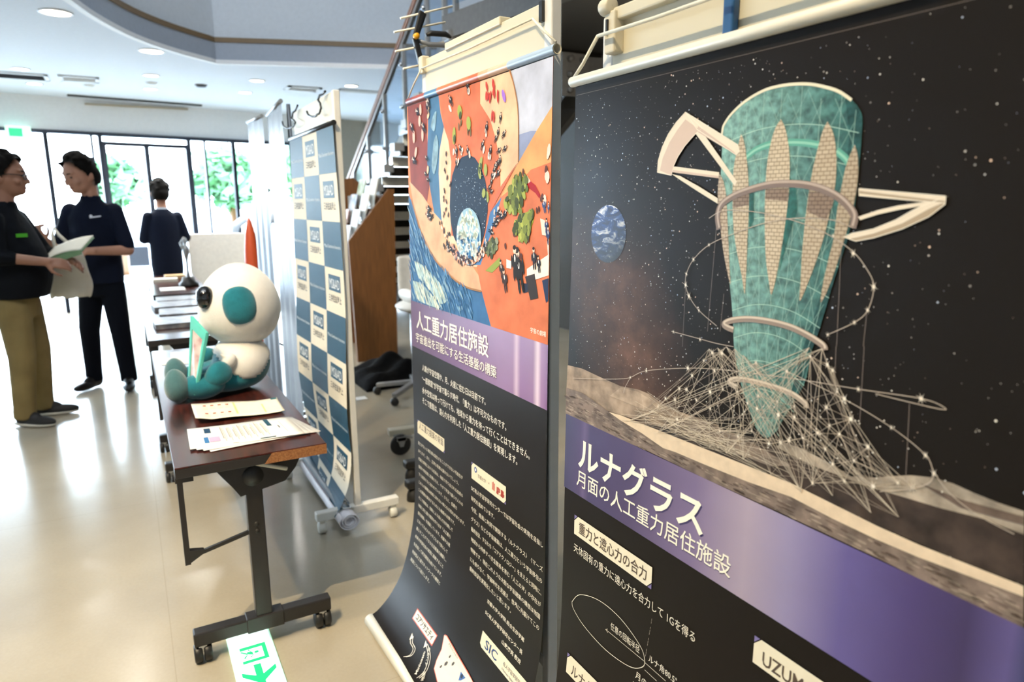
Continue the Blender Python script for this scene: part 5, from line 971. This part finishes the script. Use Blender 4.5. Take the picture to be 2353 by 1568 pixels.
for k in range(4):
    e = 3-k; ang = -.055*e; cx, cy = .29, 2.42
    P = []
    for x, y in base:
        dx, dy = x-cx, y-cy; P.append((cx+dx*cos(-ang)-dy*sin(-ang)+.006*e*(1 if e else 0), cy+dx*sin(-ang)+dy*cos(-ang)-.004*e))
    f = paperpts(P, .6826+.0016*(k+1), lambda u, v: .0012*sin(u*5+k))
    o = MB().grid(f, 12, 6).obj('flyer', MT['paper_white'], None, solid=.0005, org=(.29, 2.31, .684)); tag(o, labs[k], 'flyer', 'fanned flyers on the near table')
    if k == 3:
        it = [(.15, .21, .66, .90, '0f3a5c'), (.13, .17, .18, .46, '2f6fa8'), (.175, .27, .2, .44, 'b9a5c4'), (.74, .785, .62, .98, '16485e'), (.60, .74, .03, .075, '16404c'), (.36, .41, .02, .04, '555555')]
        for c in range(8): u = .30+.055*c; it += [(u, u+.008, .3, .9-.1*(c % 3), '8c8680'), (u+.014, u+.02, .15, .85, 'a09a92'), (u+.028, u+.033, .25+.1*(c % 2), .85, 'b0aaa2')]
        it += [(.83, .84, .45, .6, '333842'), (.87, .875, .2, .8, 'b9b2a8')]
        inkq(f, 'print', o, it)
    if k < 3: inkq(f, 'print', o, [(.6, .74, .03, .06, '4a545c')])
for k, (m, l) in enumerate((([(.085, 3.55), (.27, 3.50), (.275, 3.68), (.10, 3.70)], 'white paper sheet on the near table behind the plush feet'), ([(.13, 3.62), (.30, 3.58), (.30, 3.83), (.14, 3.85)], 'white paper sheet at the far end of the near table'))):
    f = paperpts(m, .6832+.001*k, lambda u, v: 0); tag(MB().grid(f, 4, 4).obj('paper_sheet', MT['paper_white'], None, solid=.0006, org=(m[0][0], m[0][1], .683)), l, 'paper')
# ------------------------------------------------------------------ second and third tables: magazines, trophy, papers
for k, (x0, x1, y0, y1, rz, l) in enumerate([(.10, .40, 4.62, 4.92, .03, 'glossy magazine nearest the plush toy on the second table'), (.15, .44, 5.03, 5.33, -.04, 'middle glossy magazine on the second table, slightly shifted right'), (.12, .42, 5.43, 5.73, .05, 'glossy magazine behind the middle one on the second table'), (.16, .44, 5.78, 6.04, 0, 'farthest glossy magazine on the second table')]):
    t = thing('magazine', l, 'magazine', ((x0+x1)/2, (y0+y1)/2, .683), 'magazines on the second table')
    R = Matrix.Rotation(rz, 3, 'Z'); c = ((x0+x1)/2, (y0+y1)/2)
    MB().box((c[0], c[1], .696), (x1-x0, y1-y0, .024), 0, R).obj('pages', MT['magazine'], t); MB().box((c[0], c[1], .7105), (x1-x0+.006, y1-y0+.006, .004), 0, R).obj('cover', MT['magazine'], t); MB().box((c[0], c[1], .684), (x1-x0+.006, y1-y0+.006, .003), 0, R).obj('back_cover', MT['magazine'], t)
t = thing('trophy', 'slender metal trophy figure standing on the farthest table', 'trophy', (.47, 7.0, .682))
MB().lathe([(.0005, 0), (.085, 0), (.085, .03), (.06, .05), (.05, .09), (.0005, .09)], (.47, 7.0, .682), 20).obj('base', MT['black_plastic'], t)
MB().lathe([(.02, .09), (.012, .14), (.012, .24), (.022, .28), (.03, .33), (.022, .37), (.012, .38), (.02, .41), (.014, .44), (.0005, .45)], (.47, 7.0, .682), 16).cap((.45, 7, 1.02), .012, (.43, 7, 1.08), .008).cap((.43, 7, 1.08), .008, (.46, 7, 1.13), .006).obj('figure', MT['steel_grey'], t)
for k, (x, y, l) in enumerate([(.30, 7.6, 'pale wooden box on the far left of the farthest table'), (.42, 7.95, 'thin pale box at the far end of the farthest table')]):
    tag(MB().bx(x-.11, x+.11, y-.08, y+.08, .6825, .71).obj('flat_box', MT['wood_light'] if k else MT['paper']), l, 'box')
tag(MB().bx(.22, .42, 6.7, 6.95, .6825, .688).obj('paper_sheet', MT['paper_white']), 'white sheet on the farthest table in front of the trophy', 'paper')
t = thing('whiteboard', 'white board standing behind the trophy, below eye level', 'whiteboard', (.8, 8.9, 0))
x0, x1 = .63, 1.42
MB().bx(x0, x1, 8.88, 8.91, .3, 1.09).obj('panel', MT['whiteboard'], t, bevel=.006)
for x in (x0+.03, x1-.03): MB().bx(x-.015, x+.015, 8.91, 8.94, .04, 1.09).bx(x-.02, x+.02, 8.65, 9.15, .03, .06).obj('stand', MT['steel_grey'], t)
t = thing('rocket_model', 'tall slender orange pointed rocket shape beside the silver banners', 'rocket model', (.775, 5.45, 0))
MB().lathe([(.0005, .02), (.05, .02), (.055, .3), (.055, .95), (.048, 1.1), (.034, 1.22), (.016, 1.30), (.0005, 1.335)], (.79, 5.32, 0), 20).obj('hull', MT['orange'], t); MB().lathe([(.0005, 0), (.12, 0), (.12, .02), (.0005, .022)], (.79, 5.32, 0), 20).obj('base', MT['black_plastic'], t)
# ------------------------------------------------------------------ glowing floor exit guide
es = thing('floor_exit_sign', 'glowing green and white exit guide sign on the floor under table', 'exit sign', (.22, 1.95, 0))
MB().bx(.157, .290, 1.70, 2.262, .0005, .012).obj('housing', MT['sign_edge'], es, bevel=.003)
MB().bx(.160, .283, 1.705, 2.257, .012, .0145).obj('lit_panel', MT['sign_white'], es)
b = MB(); z = .0152
def pg(*pts): b.add([(x, y, z) for x, y in pts], [tuple(range(len(pts)))])
# doorway frame and running figure, read from the right-hand side
pg((.186, 2.142), (.186, 2.16), (.265, 2.16), (.265, 2.142)); pg((.186, 2.07), (.186, 2.086), (.265, 2.086), (.265, 2.07)); pg((.252, 2.086), (.252, 2.142), (.265, 2.142), (.265, 2.086))
pg((.222, 2.108), (.222, 2.126), (.205, 2.132), (.205, 2.118)); pg((.205, 2.115), (.205, 2.124), (.190, 2.14), (.184, 2.136)); pg((.205, 2.112), (.205, 2.119), (.192, 2.102), (.196, 2.096)); pg((.222, 2.12), (.218, 2.128), (.212, 2.142), (.208, 2.138)); pg((.222, 2.106), (.226, 2.112), (.214, 2.095), (.21, 2.1))
pg(*[(.233+.0075*cos(q*pi/5), 2.119+.0075*sin(q*pi/5)) for q in range(10)])
# arrow
pg((.213, 2.055), (.235, 2.055), (.235, 1.93), (.213, 1.93)); pg((.235, 2.0), (.275, 2.03), (.275, 2.008), (.235, 1.965)); pg((.213, 2.0), (.175, 2.03), (.175, 2.008), (.213, 1.965))
b.obj('pictogram', MT['sign_green'], es)
# ------------------------------------------------------------------ hooks, strap, antenna
t = thing('board_clip', 'dark blue clip hooked over the right-hand board top', 'clip', (.735, .72, 1.70)); MB().bx(.7285, .7415, .708, .7265, 1.628, 1.705).obj('strap', MT['blue_clip'], t, bevel=.003); MB().bx(.722, .775, .63, .7265, 1.732, 1.745).bx(.7285, .7405, .708, .7265, 1.695, 1.745).obj('hook', MT['blue_clip'], t, bevel=.003)
at = thing('antenna', 'handheld antenna with pale rods and black joint above middle board', 'antenna', (.885, 2.2, 1.83))
for p, q in (((.826, 2.2, 1.993), (1.007, 2.2, 2.051)), ((.803, 2.2, 1.95), (.98, 2.2, 1.999)), ((.805, 2.2, 1.893), (.974, 2.2, 1.937)), ((.829, 2.2, 1.843), (.90, 2.2, 1.862))): MB().tube([p, q], .0033, 8).obj('rod', MT['rod_white'], at)
MB().beam((.895, 2.19, 2.02), (.868, 2.19, 1.935), .012, .016).beam((.91, 2.2, 2.018), (.878, 2.2, 1.94), .008, .012).beam((.868, 2.19, 1.94), (.888, 2.19, 1.86), .016, .018).beam((.88, 2.2, 1.93), (.897, 2.2, 1.862), .008, .012).obj('joint', MT['black_plastic'], at, bevel=.003)
MB().lathe([(.0005, .008), (.009, .008), (.009, -.008), (.0005, -.008)], (.868, 2.175, 1.94), 14, 0, Matrix.Rotation(pi/2, 3, 'X')).obj('knob', MT['yellow'], at)
MB().tube([(.875, 2.2, 1.935), (.92, 2.2, 1.925), (1.0, 2.2, 1.93), (1.08, 2.22, 1.945)], [.006, .008, .009, .009], 10).obj('boom', MT['steel_grey'], at); MB().tube([(.91, 2.2, 1.952), (.93, 2.2, 1.96), (.98, 2.2, 1.962), (1.0, 2.2, 1.955)], [.005, .009, .009, .005], 10).obj('grip', MT['black_plastic'], at)
MB().tube([(.893, 2.2, 1.865), (.895, 2.15, 1.84), (.86, 1.985, 1.835)], .008, 8).obj('mast', MT['black_plastic'], at)
# ------------------------------------------------------------------ magazine rack by the stairs
rk = thing('magazine_rack', 'brown wooden leaflet rack with slanted side, beside the stairs', 'rack', (1.95, 6.4, 0))
for y, tp in ((6.05, [(1.745, 0), (2.128, 0), (2.155, 1.55), (2.10, 1.55), (1.714, 1.097)]), (6.95, [(1.745, 0), (2.12, 0), (2.12, 1.62), (2.05, 1.68), (1.93, 1.66), (1.71, 1.30)])):
    MB().prism([(x, y, z) for x, z in tp], (0, .03, 0)).obj('side_panel', MT['rack_wood'], rk)
for k in range(4): MB().beam((1.76+.085*k, 6.09, .95+.13*k), (1.76+.085*k, 6.95, .95+.13*k), .1, .02).obj('shelf', MT['rack_wood'], rk); MB().bx(1.71+.09*k, 1.714+.09*k, 6.1, 6.93, .96+.14*k, 1.08+.14*k).obj('pocket', MT['acrylic'], rk)
MB().bx(2.1, 2.125, 6.08, 6.95, .02, 1.5).obj('back_panel', MT['rack_wood'], rk)
lc = ['navy white leaflet', 'pale leaflet', 'dark blue leaflet', 'cream leaflet']
for k in range(8):
    r, c = k//2, k % 2; x = 1.745+.09*r; y = 6.25+.36*c; col = ['20345c', 'e8e4da', 'cdd7e2', 'b8432f', 'f0ece0', '3a5f8a', 'dcd6c4', '7a9a5a'][k]
    tag(MB().box((x, y, 1.10+.14*r), (.012, .2, .27), 0, Matrix.Rotation(.25, 3, 'Y')).obj('leaflet', mm('leaflet_'+col, col, .45, c2='d8d4cc', scale=14)), f'{["navy", "off-white", "pale blue", "red", "white", "mid blue", "beige", "green"][k]} leaflet in the {["lowest", "second", "third", "top"][r]} tier of the wooden rack', 'leaflet', 'leaflets in the wooden rack')
# ------------------------------------------------------------------ chair, carts and cloth behind the middle board
oc = thing('office_chair', 'white shell office chair on castered base behind the middle poster', 'office chair', (1.80, 4.75, 0))
MB().grid(lambda i, j: (1.75+.36*i, 4.95-.10*sin(pi*i)*0+.1*(2*i-1)**2*-.5, .74+.30*j+.0*i), 12, 8).obj('backrest', MT['chair_white'], oc, solid=.03, sub=1)
MB().ell((1.87, 4.72, .68), (.2, .24, .05), 0, 28).obj('seat', MT['chair_white'], oc); MB().ell((1.76, 4.72, .76), (.035, .2, .05), 0, 20).obj('armrest', MT['chair_white'], oc)
MB().tube([(1.80, 4.74, .1), (1.80, 4.74, .64)], .028, 14).obj('column', MT['chrome'], oc)
for k in range(5):
    a = 2*pi*k/5+2.55; e = Vector((1.80+.3*cos(a), 4.74+.3*sin(a), .075)); MB().beam((1.80, 4.74, .11), e, .045, .03).obj('base_arm', MT['steel_grey'], oc, bevel=.006)
    MB().lathe([(.0005, -.02), (.026, -.02), (.03, 0), (.026, .02), (.0005, .02)], e+Vector((0, 0, -.044)), 14, 0, Matrix.Rotation(pi/2, 3, 'X')).obj('caster', MT['rubber'], oc)
ct = thing('wheeled_stand', 'pale castered stand frame with grey wheel behind the middle poster', 'stand', (1.45, 3.69, 0))
MB().beam((1.222, 3.689, .115), (1.95, 3.60, .115), .06, .04).beam((1.45, 3.66, .115), (1.45, 3.66, .9), .04, .04, upv=(0, 1, 0)).obj('frame', MT['cream_plastic'], ct, bevel=.005)
MB().lathe([(.0005, -.012), (.045, -.014), (.058, -.012), (.062, 0), (.058, .012), (.045, .014), (.0005, .012)], (1.262, 3.60, .062), 24, 0, Matrix.Rotation(pi/2, 3, 'X')).obj('caster_wheel', MT['rubber'], ct); MB().prism([(1.235, 3.575, .11), (1.29, 3.575, .11), (1.272, 3.575, .055), (1.252, 3.575, .055)], (0, .012, 0)).bx(1.235, 1.29, 3.575, 3.64, .09, .112).beam((1.28, 3.6, .112), (1.33, 3.6, .095), .03, .012).obj('caster_fork', MT['steel_grey'], ct)
for x, y, l in ((1.20, 3.235, 'black castered foot peeking out left of the middle poster, upper one'), (1.115, 2.985, 'black castered foot peeking out left of the middle poster, lower one')):
    t = thing('stand_foot', l, 'stand', (x, y, 0), 'black castered feet'); MB().bx(x-.05, x+.35, y-.03, y+.03, .065, .105).obj('bar', MT['black_plastic'], t, bevel=.01); MB().lathe([(.0005, 0), (.032, 0), (.03, .03), (.018, .066), (.0005, .066)], (x-.015, y, 0), 16).obj('caster', MT['rubber'], t)
b = MB().grid(lambda i, j: (1.50+.62*i, 5.0+.75*j, .01+(.13*sin(pi*i)**.6*sin(pi*j)**.6)*(1+.35*sin(9*i+4*j)+.2*sin(17*j-5*i)) if 0 < i < 1 and 0 < j < 1 else .004), 30, 30)
tag(b.obj('black_cloth', MT['black_cloth'], None, solid=.006, org=(1.8, 5.4, 0)), 'crumpled black cloth heaped on the floor before the rack', 'cloth')
tag(MB().bx(2.06, 2.2, 4.78, 4.92, .36, .43).bx(2.08, 2.18, 4.8, 4.9, 0, .36).obj('stool_box', MT['cream_plastic'], bevel=.006), 'small cream box behind the middle poster beside the black cloth', 'box')
tag(MB().bx(1.37, 1.45, 4.82, 4.9, .0005, .004).obj('paper_scrap', MT['paper_white']), 'tiny white scrap on the floor before the black cloth', 'paper')
# ------------------------------------------------------------------ people
class Fig:
    def __init__(s, name, label, base, ang, k=1.0):
        s.t = thing(name, label, 'person', (base[0], base[1], 0)); s.b = Vector((*base, 0)); s.k = k
        s.fw = Vector((cos(ang), sin(ang), 0)); s.rt = Vector((sin(ang), -cos(ang), 0))
    def L(s, p): return s.b + (s.rt*p[0] + s.fw*p[1] + Vector((0, 0, 1))*p[2])*s.k
    def mx(s):
        m = Matrix((s.rt*s.k, s.fw*s.k, Vector((0, 0, s.k)))).transposed().to_4x4(); m.translation = s.b; return m
def hand(mb, w, d, nrm, side, curl=.5, spread=.18, sc=1.0):
    """w wrist, d finger direction, nrm back-of-hand normal, side = +1 thumb toward d x nrm"""
    w, d, nrm = Vector(w), Vector(d).normalized(), Vector(nrm); nrm = (nrm-d*nrm.dot(d)).normalized(); x = d.cross(nrm)*side
    mb.cap(w-d*.03, .025*sc, w+d*.02*sc, .028*sc)
    for i, (f, ln) in enumerate(((.030, .074), (.011, .083), (-.009, .077), (-.028, .060))):
        k0 = w+d*.012+x*f*.6*sc; k1 = w+d*.088*sc+x*f*sc+nrm*(.004 if i in (1, 2) else 0)
        mb.cap(k0, .0145*sc, k1, .0115*sc)
        p = k1; dr = (d+x*spread*f*8).normalized(); a = 0
        for g, s_ in enumerate((.45, .31, .24)):
            a += curl*(1+.15*i)*(.8 if g == 0 else 1); e = dr*cos(a)-nrm*sin(a); q = p+e*ln*s_*sc
            mb.cap(p, (.0092-.0009*g)*sc, q, (.0085-.0009*g)*sc, 0, 10); p = q
    t0 = w+d*.02*sc+x*.024*sc; t1 = t0+(d*.6+x*.8-nrm*.25).normalized()*.045*sc; t2 = t1+(d*.9+x*.35-nrm*.4).normalized()*.034*sc; t3 = t2+(d-nrm*.5).normalized()*.026*sc
    mb.cap(t0, .015*sc, t1, .012*sc); mb.cap(t1, .0115*sc, t2, .01*sc); mb.cap(t2, .0098*sc, t3, .008*sc)
def person(name, label, base, ang, k, skin, arms, top, trousers, shoes, yaw=0, pitch=0, wide=1.0, belly=0.0, sleeve=1.0, feet=None, hairtype=0, glasses=False, lean=(0, 0), collar=None, hem=.86):
    F = Fig(name, label, base, ang, k); X = F.mx(); lx, ly = lean
    HR = Matrix.Rotation(-yaw, 3, 'Z') @ Matrix.Rotation(pitch, 3, 'X'); HP = Vector((lx, .015+ly, 1.535))
    def H(p): return HP + HR @ ((Vector(p)-Vector((0, .0, 1.545)))*1.12)
    def hm(mb): mb.v = [H(v) for v in mb.v]; return mb
    feet = feet or [(-.10, 0, 0, -.2), (.10, 0, 0, .2)]
    # skin
    m = MB(); h = MB()
    h.ell((0, .018, 1.665), (.076, .096, .112), 0, 28).ell((0, .045, 1.612), (.060, .064, .068), 0, 24).ell((0, .082, 1.578), (.030, .026, .022), 0, 16)
    h.cap((0, .105, 1.672), .009, (0, .124, 1.632), .0125).ell((-.013, .112, 1.628), (.010, .010, .008), 0, 10).ell((.013, .112, 1.628), (.010, .010, .008), 0, 10)
    h.ell((0, .101, 1.598), (.024, .010, .010), 0, 14).ell((-.035, .09, 1.695), (.026, .014, .010), 0, 12).ell((.035, .09, 1.695), (.026, .014, .010), 0, 12).ell((-.045, .082, 1.635), (.024, .022, .022), 0, 12).ell((.045, .082, 1.635), (.024, .022, .022), 0, 12)
    for s in (-1, 1): h.ell((s*.078, .0, 1.648), (.012, .022, .034), 0, 14, Matrix.Rotation(s*.25, 3, 'Z'))
    hm(h); m.v += h.v; 
    m.f += h.f; m.mi += h.mi; m.sm += h.sm
    m.cap((lx, .0+ly, 1.40), .062, (lx, .012+ly, 1.57), .056)
    m.loft([((0, 0, .88), .13, .09), ((0, 0, 1.0), .13, .09), ((lx*.4, ly*.4, 1.15), .145, .10), ((lx*.8, ly*.8, 1.32), .16, .105), ((lx, ly, 1.42), .12, .08)])
    for s, f in ((-1, feet[0]), (1, feet[1])): m.cap((s*.07, 0, .88), .066, (f[0]*.5+s*.05, f[1]*.5+.02, .48), .058); m.cap((f[0]*.5+s*.05, f[1]*.5+.02, .48), .055, (f[0], f[1], .09), .036)
    sh = []
    for s, a in ((-1, arms[0]), (1, arms[1])):
        S0 = Vector((lx+s*.162*wide, ly, 1.385)); sh.append(S0); e, w_ = Vector(a['e']), Vector(a['w'])
        m.cap(S0, .052, e, .041); m.cap(e, .041, w_, .028); hand(m, w_, a['d'], a['n'], a.get('side', 1), a.get('curl', .5))
    m.xf(X); m.blob('body', MT[skin], F.t, .0068, 2)
    # face details
    for s in (-1, 1):
        hm(MB().ell((s*.033, .101, 1.668), (.013, .006, .006), 0, 12)).xf(X).obj('eye', MT['eye_dark'], F.t)
        hm(MB().cap((s*.018, .108, 1.692), .004, (s*.05, .095, 1.694), .003, 0, 8)).xf(X).obj('eyebrow', MT['hair'], F.t)
    d = MB().ell((0, .1085, 1.598), (.021, .006, .0055), 0, 14); hm(d).xf(X).obj('mouth', MT['lip'], F.t)
    # hair
    hb = MB().ell((0, .002, 1.695), (.092, .108, .112), 0, 28).ell((0, -.035, 1.64), (.086, .08, .09), 0, 24)
    r_ = random.Random(len(label))
    for q in range(46):
        a, e = r_.random()*2*pi, r_.random()*.55*pi; p = Vector((.084*sin(e)*cos(a), .002+.096*sin(e)*sin(a), 1.70+.106*cos(e))); hb.ell(p, (.022, .026, .016), 0, 8, Matrix.Rotation(r_.random()*3, 3, 'Z'))
    for q in range(9): hb.cap((-.06+.015*q, .08, 1.75), .018, (-.064+.016*q, .094, 1.722-.008*((q*7) % 3)), .010, 0, 8)
    inv = X.inverted()
    def cut(v):
        p = HR.transposed() @ ((inv @ v)-HP)/1.12 + Vector((0, 0, 1.545))
        return (p.y > .052 and p.z < 1.694+.010*sin(p.x*110)+.004*sin(p.x*290)) or (p.y > -.012 and p.z < 1.648+max(0, p.y-.02)*1.7) or (p.y < -.01 and p.z < 1.575)
    hm(hb).xf(X).blob('hair', MT['hair'], F.t, .0075, 2, cut)
    if glasses:
        g = MB()
        for s in (-1, 1):
            ring = [(s*(.034+.027*cos(q*pi/8)), .122-.006*abs(cos(q*pi/8)), 1.664+.019*sin(q*pi/8)) for q in range(17)]; g.tube(ring, .0028, 6, caps=False); g.tube([(s*.061, .115, 1.67), (s*.085, .05, 1.672), (s*.088, -.005, 1.664)], .0026, 6)
        g.tube([(-.008, .124, 1.668), (.008, .124, 1.668)], .0026, 6); hm(g).xf(X).obj('glasses', MT['glasses'], F.t)
    # top garment
    c = MB(); w2 = wide
    c.loft([((0, .01+belly*.25, hem), .178*w2, .125+belly*.5), ((0, .01+belly*.4, hem+.10), .182*w2, .128+belly*.8), ((lx*.3, ly*.3+.01+belly*.5, 1.06), .178*w2, .128+belly), ((lx*.6, ly*.6+.01+belly*.3, 1.2), .182*w2, .128+belly*.5), ((lx*.85, ly*.85+.01, 1.33), .185*w2, .122), ((lx, ly, 1.40), .155*w2, .10), ((lx, ly, 1.445), .105*w2, .08), ((lx, ly, 1.475), .07, .068)], 28)
    for S0, a in zip(sh, arms):
        e, w_ = Vector(a['e']), Vector(a['w'])
        if sleeve > 1: c.cap(S0, .064, e, .056); c.cap(e, .056, e+(w_-e)*(sleeve-1), .046)
        else: c.cap(S0, .064, S0+(e-S0)*sleeve, .060)
    if collar: c.lathe([(.066, 1.43), (.074, 1.46), (.07, 1.50), (.062, 1.505), (.06, 1.44)], (lx, .004+ly, 0), 24)
    c.xf(X).blob('jacket' if top in ('jacket_black', 'suit') else 'shirt', MT[top], F.t, .009, 3, None if True else None)
    # trousers
    p = MB().loft([((0, 0, .74), .15*w2, .115), ((0, .0, .84), .162*w2, .118), ((0, .005, .95), .158*w2, .115)], 24)
    for s, f in ((-1, feet[0]), (1, feet[1])):
        kn = Vector((f[0]*.5+s*.048, f[1]*.5+.022, .48)); p.cap((s*.078*w2, 0, .82), .098*w2, kn, .078*w2); p.cap(kn, .076*w2, (f[0], f[1]-.005, .10), .062*w2); p.tube([(f[0], f[1]-.005, .12), (f[0], f[1]-.005, .055)], .064*w2, 18)
    p.xf(X).blob('trousers', MT[trousers], F.t, .010, 3)
    for i, f in enumerate(feet):
        q = MB(); R = Matrix.Rotation(-f[3], 3, 'Z'); o = Vector((f[0], f[1], 0))
        q.ell(o+R @ Vector((0, .09, .036)), (.046, .125, .036), 0, 20, R).ell(o+R @ Vector((0, -.015, .05)), (.041, .062, .05), 0, 20, R).ell(o+R @ Vector((0, .04, .06)), (.038, .07, .042), 0, 18, R)
        q.v = [Vector((v.x, v.y, max(v.z, .006))) for v in q.v]; so = q.xf(X).blob('shoe', MT[shoes], F.t, .006, 2)
        if shoes == 'sneaker':
            z = MB().ell(o+R @ Vector((0, .055, .018)), (.05, .155, .02), 0, 24, R); z.v = [Vector((v.x, v.y, min(max(v.z, .001), .026))) for v in z.v]; z.xf(X).obj('sole', MT['sole_white'], so)
    return F
# man at the left edge, in profile
A = person('person', 'person in black jacket and khaki trousers with glasses at left edge', (-.655, 5.45), radians(-16), .965, 'skin_tan',
    [dict(e=(-.25, .10, 1.16), w=(-.12, .30, 1.10), d=(.6, .8, -.1), n=(-.6, .3, .7), side=-1, curl=.45), dict(e=(.25, .03, 1.155), w=(.17, .26, 1.115), d=(-.28, .95, -.18), n=(.8, .2, .5), curl=.35)],
    'jacket_black', 'khaki', 'sneaker', yaw=-.12, pitch=-.05, wide=1.06, belly=.065, sleeve=1.28, feet=[(-.12, .02, 0, -.15), (.12, .0, 0, .35)], glasses=True, collar=True, hem=.87)
MB().xf(Matrix.Identity(4)).box((.125, .131, 1.285), (.075, .008, .024), 0, Matrix.Rotation(-.5, 3, 'Z')).xf(A.mx()).obj('badge', MT['badge_green'], A.t)
# man facing the camera
B_ = person('person', 'person in navy polo shirt and dark trousers facing the camera side', (-.20, 6.2), radians(-112), .995, 'skin',
    [dict(e=(-.25, .06, 1.09), w=(-.06, .27, 1.10), d=(.95, .25, .0), n=(.1, .5, .8), side=-1, curl=.6), dict(e=(.25, .05, 1.08), w=(.24, .26, 1.19), d=(.1, .5, .6), n=(.3, .8, -.3), curl=1.0)],
    'navy_shirt', 'navy_trouser', 'shoe_black', yaw=.55, pitch=-.32, wide=.96, sleeve=.86, feet=[(-.14, .05, 0, -.35), (.14, .0, 0, .3)], collar=True, hem=.84)
b = MB()
V, F_ = glyphs('Kajima', .02) if False else ([], [])
b.box((-.075, .136, 1.345), (.075, .006, .009), 0, Matrix.Rotation(.35, 3, 'Z') @ Matrix.Rotation(.14, 3, 'Y')).ell((-.045, .137, 1.352), (.012, .005, .009), 0, 10).xf(B_.mx()).obj('chest_mark', MT['logo_white'], B_.t)
# man in a suit seen from behind
C_ = person('person', 'person in dark suit seen from behind, before the glass doors', (.38, 8.55), radians(100), .935, 'skin',
    [dict(e=(-.22, .04, 1.13), w=(-.12, .24, 1.12), d=(.6, .7, 0), n=(-.3, .2, .9), side=-1), dict(e=(.23, .0, 1.14), w=(.17, .22, 1.02), d=(-.5, .8, 0), n=(.4, .2, .8))],
    'suit', 'suit', 'shoe_black', yaw=.25, pitch=-.1, wide=.97, sleeve=1.9, feet=[(-.1, 0, 0, -.1), (.1, .03, 0, .1)], hem=.74)
MB().lathe([(.060, 1.44), (.066, 1.455), (.064, 1.492), (.058, 1.495)], (0, .0, 0), 24).xf(C_.mx()).obj('shirt_collar', MT['shirt_white'], C_.t)
D_ = person('person', 'person in white shirt reaching out left beside the silver banners', (1.46, 9.6), radians(55), .93, 'skin',
    [dict(e=(-.32, .16, 1.24), w=(-.42, .26, 1.06), d=(-.5, .4, -.8), n=(-.5, .5, .4), side=-1), dict(e=(.30, .30, 1.18), w=(.3, .42, 1.0), d=(0, .5, -.8), n=(.5, .5, .4))],
    'shirt_white', 'navy_trouser', 'shoe_black', pitch=-.3, lean=(.05, .20), sleeve=1.85, hem=.9)
# things they hold
bk = thing('open_booklet', 'cream and green open booklet passed between the two people', 'booklet', (-.36, 5.42, 1.09))
def bq(i, j): return Vector((-.50, 5.43, 1.06)) + Vector((.235, -.10, .075))*i + Vector((.075, .17, .085))*j + Vector((.02, -.02, .045))*sin(pi*i)*.5*(1-j*.3)
MB().grid(bq, 14, 8).obj('pages', MT['paper'], bk, solid=.008); MB().grid(lambda i, j: bq(i, j)+Vector((.004, -.012, -.012)), 14, 8).obj('cover', MT['paper_green'], bk, solid=.006)
MB().beam(Vector(bq(.0, 0))+Vector((-.02, -.01, -.02)), Vector(bq(1, 0))+Vector((.0, -.01, -.012)), .02, .03).obj('spine', MT['paper_green'], bk)
tb = thing('tote_bag', 'off-white cloth tote bag hanging between the two people', 'bag', (-.37, 5.66, .8))
def bag(i, j):
    a = 2*pi*i; z = .80+.36*j; w_ = (.112+.02*sin(3.1*j+.6)-.045*j*j); dpt = (.055*(1-j)+.012)
    return (-.375+w_*cos(a)*(1+.05*sin(9*j+3*a))+.02*j, 5.68+dpt*sin(a)*(1+.3*sin(4*a+6*j)*.4), z+.012*sin(5*a)*(1-j))
MB().grid(bag, 36, 18).obj('sack', MT['bag_cloth'], tb, solid=.003)
MB().add([bag(q/36, 0) for q in range(36)], [tuple(range(36))]).obj('bottom', MT['bag_cloth'], tb)
for y in (5.66, 5.70): MB().tube([(-.43, y, 1.14), (-.44, y+.05, 1.22), (-.435, y+.18, 1.27), (-.40, y+.05, 1.22), (-.33, y, 1.14)], .010, 8).obj('handle', MT['bag_cloth'], tb)
